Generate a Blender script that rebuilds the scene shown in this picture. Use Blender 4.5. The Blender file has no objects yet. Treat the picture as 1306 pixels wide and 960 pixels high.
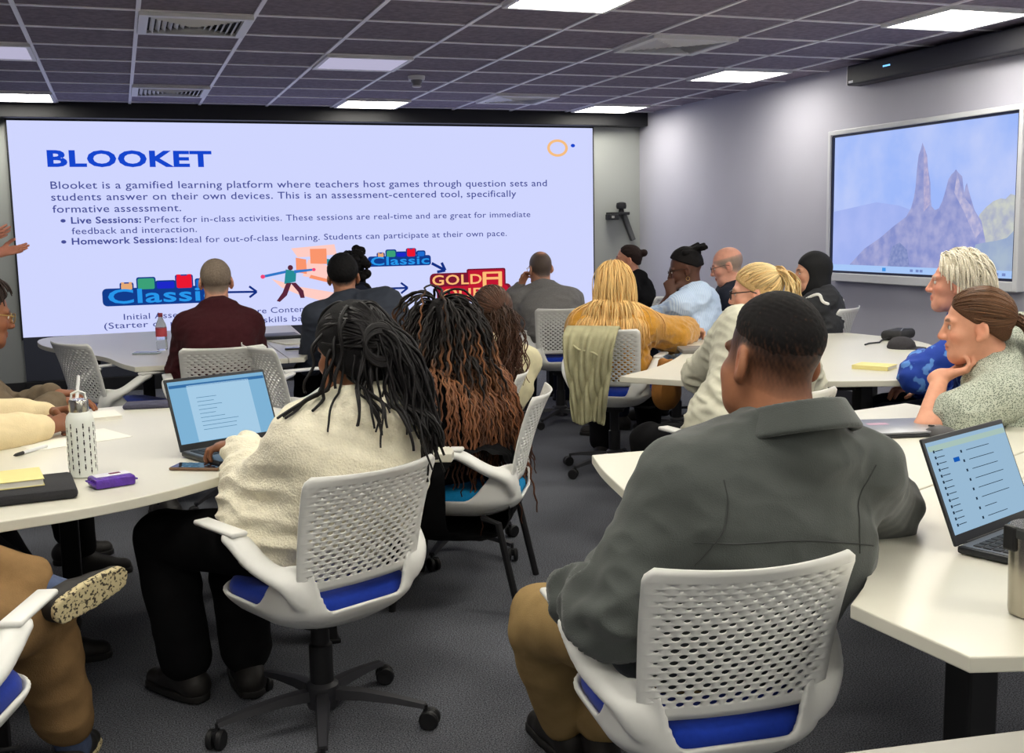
import bpy, bmesh, math, random
import numpy as np
from mathutils import Vector, Matrix
from mathutils.bvhtree import BVHTree
C = bpy.context.scene.collection
rng = np.random.default_rng(7)
random.seed(7)
PI = math.pi

# ------------------------------------------------------------------ camera, world, exposure
def V3(*a): return np.array(a, float)
def set_camera():
    f, pitch, yaw, roll = 1397.6, .13424, .34016, -.01882
    cy, sy, cp, sp = math.cos(yaw), math.sin(yaw), math.cos(pitch), math.sin(pitch)
    F = V3(sy*cp, cy*cp, -sp); R = V3(cy, -sy, 0); U = np.cross(R, F)
    cr, sr = math.cos(roll), math.sin(roll)
    R, U = cr*R + sr*U, -sr*R + cr*U
    cam = bpy.data.cameras.new('camera'); o = bpy.data.objects.new('camera', cam); C.objects.link(o)
    M = Matrix(((R[0], U[0], -F[0], 0), (R[1], U[1], -F[1], 0), (R[2], U[2], -F[2], 1.42), (0, 0, 0, 1)))
    o.matrix_world = M
    cam.sensor_fit = 'HORIZONTAL'; cam.sensor_width = 36; cam.lens = f/1306*36
    cam.clip_start = .05; cam.clip_end = 60
    bpy.context.scene.camera = o
set_camera()
sc = bpy.context.scene
sc.view_settings.view_transform = 'Standard'; sc.view_settings.look = 'None'
sc.view_settings.gamma = 1; sc.view_settings.use_curve_mapping = False
sc.view_settings.exposure = 0.0
LAMP = 21.0            # radiance of the ceiling panels
SCREEN = 1.0           # strength of the LED wall
TVS = 1.0
w = bpy.data.worlds.new('world'); sc.world = w; w.use_nodes = True
w.node_tree.nodes['Background'].inputs[0].default_value = (.8, .85, 1, 1)
w.node_tree.nodes['Background'].inputs[1].default_value = .05
sc.cycles.max_bounces = 8; sc.cycles.diffuse_bounces = 4

# ------------------------------------------------------------------ materials
def lin(c):
    c = [x/255 for x in c[:3]]
    return tuple((x/12.92 if x <= .04045 else ((x+.055)/1.055)**2.4) for x in c) + (1,)
MATS = {}
def mat(name, col, rough=.5, metal=0, noise=None, bump=None, attr=False, spec=.5, sheen=0, trans=0, ior=1.45, coat=0):
    """procedural principled material. noise=(scale, amount), bump=(scale, strength, distance)"""
    if name in MATS: return MATS[name]
    m = bpy.data.materials.new(name); m.use_nodes = True; nt = m.node_tree; N = nt.nodes; L = nt.links
    b = N['Principled BSDF']
    b.inputs['Roughness'].default_value = rough; b.inputs['Metallic'].default_value = metal
    b.inputs['Specular IOR Level'].default_value = spec; b.inputs['IOR'].default_value = ior
    if sheen: b.inputs['Sheen Weight'].default_value = sheen; b.inputs['Sheen Roughness'].default_value = .5
    if trans: b.inputs['Transmission Weight'].default_value = trans
    if coat: b.inputs['Coat Weight'].default_value = coat
    base = lin(col)
    b.inputs['Base Color'].default_value = base
    src = None
    if attr:
        a = N.new('ShaderNodeAttribute'); a.attribute_name = 'Col'; src = a.outputs['Color']
    tc = N.new('ShaderNodeTexCoord')
    if noise:
        t = N.new('ShaderNodeTexNoise'); t.inputs['Scale'].default_value = noise[0]; t.inputs['Detail'].default_value = 4
        L.new(tc.outputs['Object'], t.inputs['Vector'])
        r = N.new('ShaderNodeMapRange'); r.inputs[1].default_value = .25; r.inputs[2].default_value = .75
        r.inputs[3].default_value = 1-noise[1]; r.inputs[4].default_value = 1+noise[1]
        L.new(t.outputs['Fac'], r.inputs[0])
        mx = N.new('ShaderNodeVectorMath'); mx.operation = 'SCALE'
        if src: L.new(src, mx.inputs[0])
        else: mx.inputs[0].default_value = base[:3]
        L.new(r.outputs[0], mx.inputs['Scale']); src = mx.outputs[0]
    if src: L.new(src, b.inputs['Base Color'])
    if bump:
        t = N.new('ShaderNodeTexNoise'); t.inputs['Scale'].default_value = bump[0]; t.inputs['Detail'].default_value = 3
        L.new(tc.outputs['Object'], t.inputs['Vector'])
        bp = N.new('ShaderNodeBump'); bp.inputs['Strength'].default_value = bump[1]; bp.inputs['Distance'].default_value = bump[2]
        L.new(t.outputs['Fac'], bp.inputs['Height']); L.new(bp.outputs[0], b.inputs['Normal'])
    MATS[name] = m
    return m
def emit(name, col, strength=1.0, noise=None):
    if name in MATS: return MATS[name]
    m = bpy.data.materials.new(name); m.use_nodes = True; nt = m.node_tree
    nt.nodes.clear(); o = nt.nodes.new('ShaderNodeOutputMaterial'); e = nt.nodes.new('ShaderNodeEmission')
    e.inputs[0].default_value = lin(col); e.inputs[1].default_value = strength
    nt.links.new(e.outputs[0], o.inputs[0])
    if noise:
        tc = nt.nodes.new('ShaderNodeTexCoord'); t = nt.nodes.new('ShaderNodeTexNoise'); t.inputs['Scale'].default_value = noise[0]
        t.inputs['Detail'].default_value = 6
        nt.links.new(tc.outputs['Object'], t.inputs['Vector'])
        r = nt.nodes.new('ShaderNodeValToRGB'); r.color_ramp.elements[0].position = .35; r.color_ramp.elements[1].position = .65
        r.color_ramp.elements[0].color = lin(col); r.color_ramp.elements[1].color = lin(noise[1])
        nt.links.new(t.outputs['Fac'], r.inputs[0]); nt.links.new(r.outputs[0], e.inputs[0])
    MATS[name] = m
    return m
def pattern_mat(name, kind, c1, c2, scale, rough=.8, lo=.45, hi=.55, stretch=(1, 1, 1), bump=0):
    if name in MATS: return MATS[name]
    m = mat(name, c1, rough); nt = m.node_tree; N = nt.nodes; L = nt.links; b = N['Principled BSDF']
    tc = N.new('ShaderNodeTexCoord'); mp = N.new('ShaderNodeMapping'); mp.inputs['Scale'].default_value = stretch
    L.new(tc.outputs['Object'], mp.inputs[0])
    if kind == 'voronoi':
        t = N.new('ShaderNodeTexVoronoi'); t.inputs['Scale'].default_value = scale; out = t.outputs['Distance']
    elif kind == 'wave':
        t = N.new('ShaderNodeTexWave'); t.inputs['Scale'].default_value = scale; t.bands_direction = 'X'; out = t.outputs['Fac']
    elif kind == 'noise':
        t = N.new('ShaderNodeTexNoise'); t.inputs['Scale'].default_value = scale; t.inputs['Detail'].default_value = 2; out = t.outputs['Fac']
    L.new(mp.outputs[0], t.inputs['Vector'])
    r = N.new('ShaderNodeValToRGB'); r.color_ramp.elements[0].position = lo; r.color_ramp.elements[1].position = hi
    r.color_ramp.elements[0].color = lin(c1); r.color_ramp.elements[1].color = lin(c2)
    L.new(out, r.inputs[0]); L.new(r.outputs[0], b.inputs['Base Color'])
    if bump:
        bp = N.new('ShaderNodeBump'); bp.inputs['Strength'].default_value = bump; bp.inputs['Distance'].default_value = .003
        L.new(out, bp.inputs['Height']); L.new(bp.outputs[0], b.inputs['Normal'])
    return m

# ------------------------------------------------------------------ mesh helpers
def new_mesh(name, verts, faces, m, parent=None, smooth=True, col=None, loc=None):
    """verts (n,3) array, faces: (k,4) array or list of index lists"""
    me = bpy.data.meshes.new(name)
    verts = np.asarray(verts, np.float32)
    if isinstance(faces, np.ndarray):
        k = faces.shape[1]; nf = len(faces)
        me.vertices.add(len(verts)); me.vertices.foreach_set('co', verts.ravel())
        me.loops.add(nf*k); me.loops.foreach_set('vertex_index', faces.astype(np.int32).ravel())
        me.polygons.add(nf); me.polygons.foreach_set('loop_start', np.arange(0, nf*k, k, dtype=np.int32))
        me.polygons.foreach_set('loop_total', np.full(nf, k, np.int32))
        me.update(calc_edges=True)
    else:
        me.from_pydata(verts.tolist(), [], [list(map(int, f)) for f in faces]); me.update()
    if smooth: me.polygons.foreach_set('use_smooth', np.ones(len(me.polygons), bool))
    if col is not None:
        a = me.color_attributes.new('Col', 'FLOAT_COLOR', 'POINT')
        cc = np.ones((len(verts), 4), np.float32); cc[:, :3] = col; a.data.foreach_set('color', cc.ravel())
    me.materials.append(m)
    o = bpy.data.objects.new(name, me); C.objects.link(o)
    if parent is not None: o.parent = parent
    if loc is not None: o.location = loc
    return o
class MB:
    """collects shapes into one bmesh"""
    def __init__(s): s.bm = bmesh.new()
    def box(s, c, size, rot=None, bev=0.0, seg=2):
        r = bmesh.ops.create_cube(s.bm, size=1.0); vs = r['verts']
        M = Matrix.Translation(c) @ (rot.to_4x4() if rot is not None else Matrix.Identity(4)) @ Matrix.Diagonal((*size, 1))
        bmesh.ops.transform(s.bm, matrix=M, verts=vs)
        if bev:
            es = list({e for v in vs for e in v.link_edges})
            bmesh.ops.bevel(s.bm, geom=es, offset=bev, segments=seg, affect='EDGES', profile=.5)
        return s
    def prism(s, pts, z0, z1, bev=0.0):
        a = [s.bm.verts.new((p[0], p[1], z0)) for p in pts]; b = [s.bm.verts.new((p[0], p[1], z1)) for p in pts]
        n = len(pts); fs = [s.bm.faces.new(a[::-1]), s.bm.faces.new(b)]
        for i in range(n): fs.append(s.bm.faces.new((a[i], a[(i+1) % n], b[(i+1) % n], b[i])))
        bmesh.ops.recalc_face_normals(s.bm, faces=fs)
        if bev:
            es = [e for f in fs[:2] for e in f.edges]
            bmesh.ops.bevel(s.bm, geom=es, offset=bev, segments=2, affect='EDGES', profile=.5)
        return s
    def lathe(s, prof, c=(0, 0, 0), n=32, M=None):
        rows = []
        for r, z in prof:
            rows.append([s.bm.verts.new((c[0]+max(r, 1e-5)*math.cos(2*PI*i/n), c[1]+max(r, 1e-5)*math.sin(2*PI*i/n), c[2]+z)) for i in range(n)])
        fs = []
        for a, b in zip(rows, rows[1:]):
            for i in range(n): fs.append(s.bm.faces.new((a[i], a[(i+1) % n], b[(i+1) % n], b[i])))
        fs.append(s.bm.faces.new(rows[0][::-1])); fs.append(s.bm.faces.new(rows[-1]))
        if M is not None: bmesh.ops.transform(s.bm, matrix=M, verts=[v for r in rows for v in r])
        return s
    def tube(s, pts, r, n=8, flat=None):
        P = np.array(pts, float); rr = np.full(len(P), r, float) if np.isscalar(r) else np.array(r, float)
        v, f = tubes(P[None], rr[None], n)
        vs = [s.bm.verts.new(x) for x in v]
        for q in f: s.bm.faces.new([vs[i] for i in q])
        s.bm.faces.new(vs[:n][::-1]); s.bm.faces.new(vs[-n:])
        return s
    def poly(s, pts):
        s.bm.faces.new([s.bm.verts.new(p) for p in pts]); return s
    def build(s, name, m, parent=None, loc=None, smooth=False, rot=None, angle=35):
        me = bpy.data.meshes.new(name); s.bm.normal_update(); s.bm.to_mesh(me); s.bm.free()
        me.materials.append(m)
        if smooth:
            me.polygons.foreach_set('use_smooth', np.ones(len(me.polygons), bool))
            me.set_sharp_from_angle(angle=math.radians(angle))
        o = bpy.data.objects.new(name, me); C.objects.link(o)
        if parent is not None: o.parent = parent
        if loc is not None: o.location = loc
        if rot is not None: o.rotation_euler = rot
        return o
def tubes(P, R, sides=5):
    """P (n,m,3) paths, R (n,m) radii -> verts, quads"""
    n, m, _ = P.shape
    T = np.gradient(P, axis=1); T /= np.linalg.norm(T, axis=2, keepdims=True)+1e-9
    ref = np.where(np.abs(T[..., 2:3]) < .9, np.array([0, 0, 1.]), np.array([1., 0, 0]))
    A = np.cross(T, ref)
    # keep the frame continuous along each strand
    for j in range(1, m):
        a = A[:, j-1] - T[:, j]*np.sum(A[:, j-1]*T[:, j], 1, keepdims=True)
        A[:, j] = a
    A /= np.linalg.norm(A, axis=2, keepdims=True)+1e-9
    B = np.cross(T, A)
    ang = np.arange(sides)*2*PI/sides
    V = P[:, :, None]+R[:, :, None, None]*(A[:, :, None]*np.cos(ang)[None, None, :, None]+B[:, :, None]*np.sin(ang)[None, None, :, None])
    idx = np.arange(n*m*sides).reshape(n, m, sides)
    a = idx[:, :-1]; b = idx[:, 1:]
    F = np.stack([a, np.roll(a, -1, 2), np.roll(b, -1, 2), b], -1).reshape(-1, 4)
    return V.reshape(-1, 3), F
def tag(o, label=None, cat=None, group=None, kind=None):
    if label: o['label'] = label
    if cat: o['category'] = cat
    if group: o['group'] = group
    if kind: o['kind'] = kind
    return o
def empty(name, label, cat, loc=(0, 0, 0), rz=0, group=None):
    o = bpy.data.objects.new(name, None); C.objects.link(o); o.location = loc; o.rotation_euler = (0, 0, rz)
    o.empty_display_size = .1
    return tag(o, label, cat, group)
def children(o): return [c for c in bpy.data.objects if c.parent == o]
def copy_tree(o, parent=None):
    c = o.copy(); C.objects.link(c)
    if parent is not None: c.parent = parent
    for ch in children(o): copy_tree(ch, c)
    return c
def rotm(yaw=0, pitch=0, roll=0):
    """columns: lateral(right), forward, up. yaw ccw from +Y, pitch up positive, roll to the right positive (degrees)"""
    y, p, r = map(math.radians, (yaw, pitch, roll))
    Rz = np.array([[math.cos(y), -math.sin(y), 0], [math.sin(y), math.cos(y), 0], [0, 0, 1]])
    Rx = np.array([[1, 0, 0], [0, math.cos(p), -math.sin(p)], [0, math.sin(p), math.cos(p)]])
    Ry = np.array([[math.cos(r), 0, math.sin(r)], [0, 1, 0], [-math.sin(r), 0, math.cos(r)]])
    return Rz @ Rx @ Ry
def unit(v): v = np.asarray(v, float); return v/(np.linalg.norm(v)+1e-12)

# ------------------------------------------------------------------ implicit surfaces on a rectilinear grid
class Vol:
    def __init__(s, lo, hi, h, fine=()):
        s.ax = []
        for d in range(3):
            x = lo[d]; out = [x]
            iv = [(f[0][d], f[1][d], f[2]) for f in fine]
            while x < hi[d]:
                st = h
                for a, b, hf in iv:
                    if x < b and x+h > a: st = min(st, hf)
                x += st; out.append(x)
            s.ax.append(np.array(out, np.float32))
        s.d = np.full([len(a) for a in s.ax], 9., np.float32)
    def _sl(s, lo, hi, mg):
        sl = []; ar = []
        for d in range(3):
            i0 = max(np.searchsorted(s.ax[d], lo[d]-mg)-1, 0); i1 = min(np.searchsorted(s.ax[d], hi[d]+mg)+1, len(s.ax[d]))
            sl.append(slice(i0, i1)); ar.append(s.ax[d][i0:i1])
        return tuple(sl), (ar[0][:, None, None], ar[1][None, :, None], ar[2][None, None, :])
    def add(s, prim, k=.0, mg=.04):
        fn, lo, hi = prim
        sl, (X, Y, Z) = s._sl(lo, hi, mg+k)
        if min(X.size, Y.size, Z.size) == 0: return s
        b = fn(X, Y, Z); a = s.d[sl]
        if k > 0:
            h = np.maximum(k-np.abs(a-b), 0)/k; s.d[sl] = np.minimum(a, b)-h*h*k*.25
        else: s.d[sl] = np.minimum(a, b)
        return s
    def sub(s, prim, k=.0, mg=.03):
        fn, lo, hi = prim
        sl, (X, Y, Z) = s._sl(lo, hi, mg+k)
        if min(X.size, Y.size, Z.size) == 0: return s
        b = -fn(X, Y, Z); a = s.d[sl]
        if k > 0:
            h = np.maximum(k-np.abs(a-b), 0)/k; s.d[sl] = np.maximum(a, b)+h*h*k*.25
        else: s.d[sl] = np.maximum(a, b)
        return s
    def clip(s, fn, k=0.):
        X, Y, Z = s.ax[0][:, None, None], s.ax[1][None, :, None], s.ax[2][None, None, :]
        b = fn(X, Y, Z); a = s.d
        if k > 0:
            h = np.maximum(k-np.abs(a-b), 0)/k; s.d = np.maximum(a, b)+h*h*k*.25
        else: s.d = np.maximum(a, b)
        return s
    def mesh(s):
        d = s.d; ins = d < 0
        c = np.zeros([n-1 for n in d.shape], np.uint8)
        for i in (0, 1):
            for j in (0, 1):
                for k in (0, 1):
                    c += ins[i:d.shape[0]-1+i, j:d.shape[1]-1+j, k:d.shape[2]-1+k]
        act = (c > 0) & (c < 8)
        I = np.argwhere(act); n = len(I)
        idx = np.full(c.shape, -1, np.int32); idx[act] = np.arange(n)
        off = np.array([[i, j, k] for i in (0, 1) for j in (0, 1) for k in (0, 1)])
        cv = np.stack([d[I[:, 0]+o[0], I[:, 1]+o[1], I[:, 2]+o[2]] for o in off], 1)
        P0 = np.stack([s.ax[q][I[:, q]] for q in range(3)], 1); P1 = np.stack([s.ax[q][I[:, q]+1] for q in range(3)], 1)
        acc = np.zeros((n, 3)); cnt = np.zeros(n)
        for a in range(8):
            for b in range(a+1, 8):
                if np.abs(off[a]-off[b]).sum() != 1: continue
                va, vb = cv[:, a], cv[:, b]; x = (va < 0) != (vb < 0)
                t = np.where(x, va/(va-vb+1e-12), 0)[:, None]
                q = off[a]+(off[b]-off[a])*t
                acc += np.where(x[:, None], q, 0); cnt += x
        V = P0+(P1-P0)*(acc/cnt[:, None])
        F = []
        for ax_ in range(3):
            sa = [slice(None)]*3; sb = [slice(None)]*3; sa[ax_] = slice(0, -1); sb[ax_] = slice(1, None)
            A = ins[tuple(sa)]; B = ins[tuple(sb)]
            E = np.argwhere(A != B); u, v = (ax_+1) % 3, (ax_+2) % 3
            ok = (E[:, u] > 0) & (E[:, v] > 0) & (E[:, u] < d.shape[u]-1) & (E[:, v] < d.shape[v]-1); E = E[ok]
            fl = A[tuple(E.T)]
            def cell(du, dv):
                q = E.copy(); q[:, u] += du; q[:, v] += dv; return idx[tuple(q.T)]
            Q = np.stack([cell(-1, -1), cell(0, -1), cell(0, 0), cell(-1, 0)], 1)
            Q[~fl] = Q[~fl][:, ::-1]; F.append(Q)
        return V, np.concatenate(F)
def bbox_pts(*pr):
    lo = np.min([np.asarray(p)-r for p, r in pr], 0); hi = np.max([np.asarray(p)+r for p, r in pr], 0)
    return lo, hi
def p_cone(a, b, r1, r2, flat=None):
    """tapered capsule; flat=(axis, factor): squeezed by 1/factor along axis"""
    a = np.asarray(a, float); b = np.asarray(b, float); ba = b-a; l2 = ba@ba+1e-12
    def fn(X, Y, Z):
        x, y, z = X-a[0], Y-a[1], Z-a[2]
        t = np.clip((x*ba[0]+y*ba[1]+z*ba[2])/l2, 0, 1)
        x, y, z = x-t*ba[0], y-t*ba[1], z-t*ba[2]
        if flat is not None:
            n, f = flat; q = (x*n[0]+y*n[1]+z*n[2])*(f-1)
            x, y, z = x+q*n[0], y+q*n[1], z+q*n[2]
        return np.sqrt(x*x+y*y+z*z)-(r1+(r2-r1)*t)
    lo, hi = bbox_pts((a, r1), (b, r2)); return fn, lo, hi
def p_ell(c, r, M=None):
    c = np.asarray(c, float); r = np.asarray(r, float); M = np.eye(3) if M is None else M; m = r.min()
    def fn(X, Y, Z):
        x, y, z = X-c[0], Y-c[1], Z-c[2]; s = 0
        for i in range(3): s = s+((x*M[0, i]+y*M[1, i]+z*M[2, i])/r[i])**2
        k = np.sqrt(s); return (k-1)*np.minimum(m*1.3, r.mean())
    e = np.abs(M)@r; return fn, c-e, c+e
def p_box(c, h, M=None, rad=.01):
    c = np.asarray(c, float); h = np.asarray(h, float)-rad; M = np.eye(3) if M is None else M
    def fn(X, Y, Z):
        x, y, z = X-c[0], Y-c[1], Z-c[2]
        q = [np.abs(x*M[0, i]+y*M[1, i]+z*M[2, i])-h[i] for i in range(3)]
        o = np.sqrt(sum(np.maximum(a, 0)**2 for a in q)); return o+np.minimum(np.maximum(np.maximum(q[0], q[1]), q[2]), 0)-rad
    e = np.abs(M)@(h+rad); return fn, c-e, c+e
def p_ring(c, ax, R0, R1, h, th, sy=1.0, fwd=None):
    """a band around axis ax from radius R0 to R1 over height h"""
    c = np.asarray(c, float); ax = unit(ax); fwd = unit(np.cross([1, 0, 0], ax)) if fwd is None else unit(np.asarray(fwd)-ax*(ax@fwd)); lat = np.cross(fwd, ax)
    def fn(X, Y, Z):
        x, y, z = X-c[0], Y-c[1], Z-c[2]
        w_ = x*ax[0]+y*ax[1]+z*ax[2]; u = x*lat[0]+y*lat[1]+z*lat[2]; v = (x*fwd[0]+y*fwd[1]+z*fwd[2])/sy
        t = np.clip(w_/h, 0, 1); r = np.sqrt(u*u+v*v)-(R0+(R1-R0)*t); dz = w_-t*h
        return np.sqrt(r*r+dz*dz)-th
    e = max(R0, R1)*max(1, sy)+th+h; return fn, c-e, c+e
def wob(P, freq, seed, n=6, stretch=(1, 1, 1)):
    r = np.random.default_rng(seed); s = np.zeros(len(P)); Q = P*np.array(stretch)
    for i in range(n):
        k = r.normal(size=3); k = k/np.linalg.norm(k)*freq*(.6+.9*r.random()); s += np.sin(Q@k+r.random()*6.28)
    return s/n
def vnormals(V, F):
    N = np.zeros_like(V); n = np.cross(V[F[:, 2]]-V[F[:, 0]], V[F[:, 3]]-V[F[:, 1]])
    for i in range(4): np.add.at(N, F[:, i], n)
    return N/(np.linalg.norm(N, axis=1, keepdims=True)+1e-12)
def vsmooth(V, F, it=1, w=.5):
    for _ in range(it):
        A = np.zeros_like(V); c = np.zeros(len(V))
        for i in range(4):
            for j in (1, 3):
                np.add.at(A, F[:, i], V[F[:, (i+j) % 4]]); np.add.at(c, F[:, i], 1)
        V = V*(1-w)+w*A/np.maximum(c, 1)[:, None]
    return V
# ================================================================== SETTING
YB, XR, XL, YF, ZC = 10.76, 5.30, -3.6, -3.2, 2.59
M_wall = mat('wall_paint', (182, 182, 195), .75, noise=(1.5, .04), bump=(180, .08, .002))
M_wallb = mat('wall_paint_back', (162, 166, 164), .75, noise=(1.5, .04), bump=(180, .08, .002))
def carpet():
    m = mat('carpet', (58, 60, 66), .95, spec=.1); nt = m.node_tree; N = nt.nodes; L = nt.links; b = N['Principled BSDF']
    tc = N.new('ShaderNodeTexCoord')
    a = N.new('ShaderNodeTexNoise'); a.inputs['Scale'].default_value = 230; a.inputs['Detail'].default_value = 5
    c = N.new('ShaderNodeTexNoise'); c.inputs['Scale'].default_value = 2.2; c.inputs['Detail'].default_value = 3
    L.new(tc.outputs['Object'], a.inputs[0]); L.new(tc.outputs['Object'], c.inputs[0])
    r = N.new('ShaderNodeValToRGB'); r.color_ramp.elements[0].position = .36; r.color_ramp.elements[1].position = .66
    r.color_ramp.elements[0].color = lin((48, 50, 56)); r.color_ramp.elements[1].color = lin((126, 128, 136))
    L.new(a.outputs['Fac'], r.inputs[0])
    mr = N.new('ShaderNodeMapRange'); mr.inputs[1].default_value = .3; mr.inputs[2].default_value = .7; mr.inputs[3].default_value = .85; mr.inputs[4].default_value = 1.12
    L.new(c.outputs['Fac'], mr.inputs[0])
    s = N.new('ShaderNodeVectorMath'); s.operation = 'SCALE'; L.new(r.outputs[0], s.inputs[0]); L.new(mr.outputs[0], s.inputs['Scale'])
    L.new(s.outputs[0], b.inputs['Base Color'])
    bp = N.new('ShaderNodeBump'); bp.inputs['Strength'].default_value = .5; bp.inputs['Distance'].default_value = .004
    L.new(a.outputs['Fac'], bp.inputs['Height']); L.new(bp.outputs[0], b.inputs['Normal'])
    return m
def struct(name, mb, m, **k): return tag(mb.build(name, m, **k), kind='structure')
struct('floor', MB().box(((XL+XR)/2, (YB+YF)/2, -.05), (XR-XL+.4, YB-YF+.4, .1)), carpet())
struct('wall_back', MB().box(((XL+XR)/2, YB+.06, 1.3), (XR-XL+.3, .12, 2.7)), M_wallb)
struct('wall_right', MB().box((XR+.06, (YB+YF)/2, 1.3), (.12, YB-YF+.3, 2.7)), M_wall)
struct('wall_left', MB().box((XL-.06, (YB+YF)/2, 1.3), (.12, YB-YF+.3, 2.7)), M_wall)
struct('wall_rear', MB().box(((XL+XR)/2, YF-.06, 1.3), (XR-XL+.3, .12, 2.7)), mat('wall_white', (226, 226, 222), .8))
M_tile = mat('ceiling_tile', (132, 124, 140), .9, noise=(26, .22), bump=(240, .35, .004), spec=.2)
struct('ceiling', MB().box(((XL+XR)/2, (YB+YF)/2, ZC+.05), (XR-XL+.3, YB-YF+.3, .1)), M_tile)
g = MB(); GX, GY = -.428, 6.236
for i in range(-6, 11):
    x = GX+.6*i
    if XL < x < XR: g.box((x, (YB+YF)/2, ZC-.004), (.024, YB-YF, .008))
for j in range(-16, 9):
    y = GY+.6*j
    if YF < y < YB: g.box(((XL+XR)/2, y, ZC-.0035), (XR-XL, .022, .007))
struct('ceiling_grid', g, mat('grid_white', (238, 236, 244), .4))
M_dark = mat('dark_panel', (26, 27, 32), .6, noise=(4, .1))
struct('trim_1', MB().box((.85, YB-.10, 2.523), (8.9, .20, .134), bev=.004), M_dark)
struct('baseboard_back', MB().box((.85, YB-.012, .06), (8.9, .024, .12), bev=.003), mat('skirting', (38, 38, 42), .5))
struct('baseboard_right', MB().box((XR-.012, 3.78, .06), (.024, 13.9, .12), bev=.003), mat('skirting', (38, 38, 42), .5))

# ------------------------------------------------------------------ ceiling lights, vents, detector
M_frame = mat('white_metal', (222, 222, 226), .4)
M_lamp = emit('lamp_diffuser', (255, 250, 236), LAMP)
M_off = emit('panel_off_glow', (206, 202, 232), .75)  # glow painted into switched-off panels so their white plastic looks bright
def tile_xy(c, r): return GX+.6*c+.3, GY+.6*r+.3
def ceiling_light(c, r, on, label):
    x, y = tile_xy(c, r)
    t = empty('ceiling_light', label, 'ceiling light', (x, y, ZC-.02), group='lit ceiling panels' if on else 'unlit ceiling panels')
    f = MB()
    for s in (-1, 1):
        f.box((s*.285, 0, .004), (.026, .596, .018), bev=.002); f.box((0, s*.285, .004), (.544, .026, .018), bev=.002)
    f.build('frame', M_frame, t)
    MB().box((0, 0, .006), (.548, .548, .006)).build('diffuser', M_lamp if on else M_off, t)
ON = [(-1, 6, 'lit square ceiling panel at the left above the presentation wall'), (4, 6, 'lit square ceiling panel above the middle of the presentation wall'),
      (8, 6, 'lit square ceiling panel in the corner by the right wall'), (8, 2, 'lit square ceiling panel along the right wall, second from the corner'),
      (8, -2, 'large lit ceiling panel above the black soundbar, nearest the camera'), (4, -2, 'lit ceiling panel cut by the top of the picture, beyond the unlit one')]
for a in ON: ceiling_light(a[0], a[1], True, a[2])
for c in (-1, 4, 8):
    for r in (-6, -10, -14): ceiling_light(c, r, True, 'added fill panel, unseen in the ceiling above')
for c, r in ((1, -4), (6, -4), (1, -8), (6, -8), (1, -12), (6, -12)): ceiling_light(c, r, True, 'added fill panel, unseen in the ceiling above')  # unseen fill panels added to brighten surfaces that face the camera
ceiling_light(-1, -2, True, 'lit square ceiling panel out to the left over the table')
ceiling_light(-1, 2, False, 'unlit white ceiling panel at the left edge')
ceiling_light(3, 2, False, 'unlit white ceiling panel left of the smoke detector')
M_void = mat('vent_void', (22, 21, 26), .8)
def ceiling_vent(c, r, label, white):
    x, y = tile_xy(c, r)
    t = empty('ceiling_vent', label, 'air vent', (x, y, ZC-.03), group='square ceiling vents')
    MB().box((0, 0, .026), (.58, .58, .006)).build('backing', M_void, t)
    f = MB()
    for s in (-1, 1):
        f.box((s*.272, 0, .012), (.05, .594, .02), bev=.002); f.box((0, s*.272, .012), (.494, .05, .02), bev=.002)
    f.build('frame', M_frame, t)
    # four triangles of straight blades, two of them facing the room side on
    for q in range(4):
        b = MB(); R = Matrix.Rotation(q*PI/2, 3, 'Z')
        for i in range(7):
            d = .235-.032*i; tilt = Matrix.Rotation(math.radians(42), 3, 'X')
            b.box(R @ Vector((0, d-.012, .010)), (2*d-.012, .026, .002), rot=R @ tilt)
        b.build('blades', M_frame if q in white else mat('blade_grey', (150, 148, 160), .5), t)
ceiling_vent(1, 0, 'square ceiling vent nearest the camera on the left side', (0, 1, 2, 3))
ceiling_vent(1, 5, 'small distant ceiling vent above the presentation wall at left', (0, 1, 2, 3))
ceiling_vent(6, 0, 'dark ceiling vent on the right side between lit panels', (0, 1, 2, 3))
ceiling_vent(6, 5, 'distant ceiling vent right of the smoke detector', (0, 1, 2, 3))
x, y = GX+.6*4.43, GY+.6*3.55
t = empty('smoke_detector', 'round white smoke detector on the ceiling', 'smoke detector', (x, y, ZC))
MB().lathe([(.062, -.03), (.066, -.012), (.066, 0)]).build('base', M_frame, t, smooth=True)
MB().lathe([(.026, -.085), (.036, -.08), (.036, -.072)]).build('cap', M_frame, t, smooth=True)
MB().lathe([(.028, -.073), (.04, -.05), (.045, -.03)], n=24).build('sensor_chamber', mat('smoke_grey', (120, 120, 126), .4), t, smooth=True)

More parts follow.
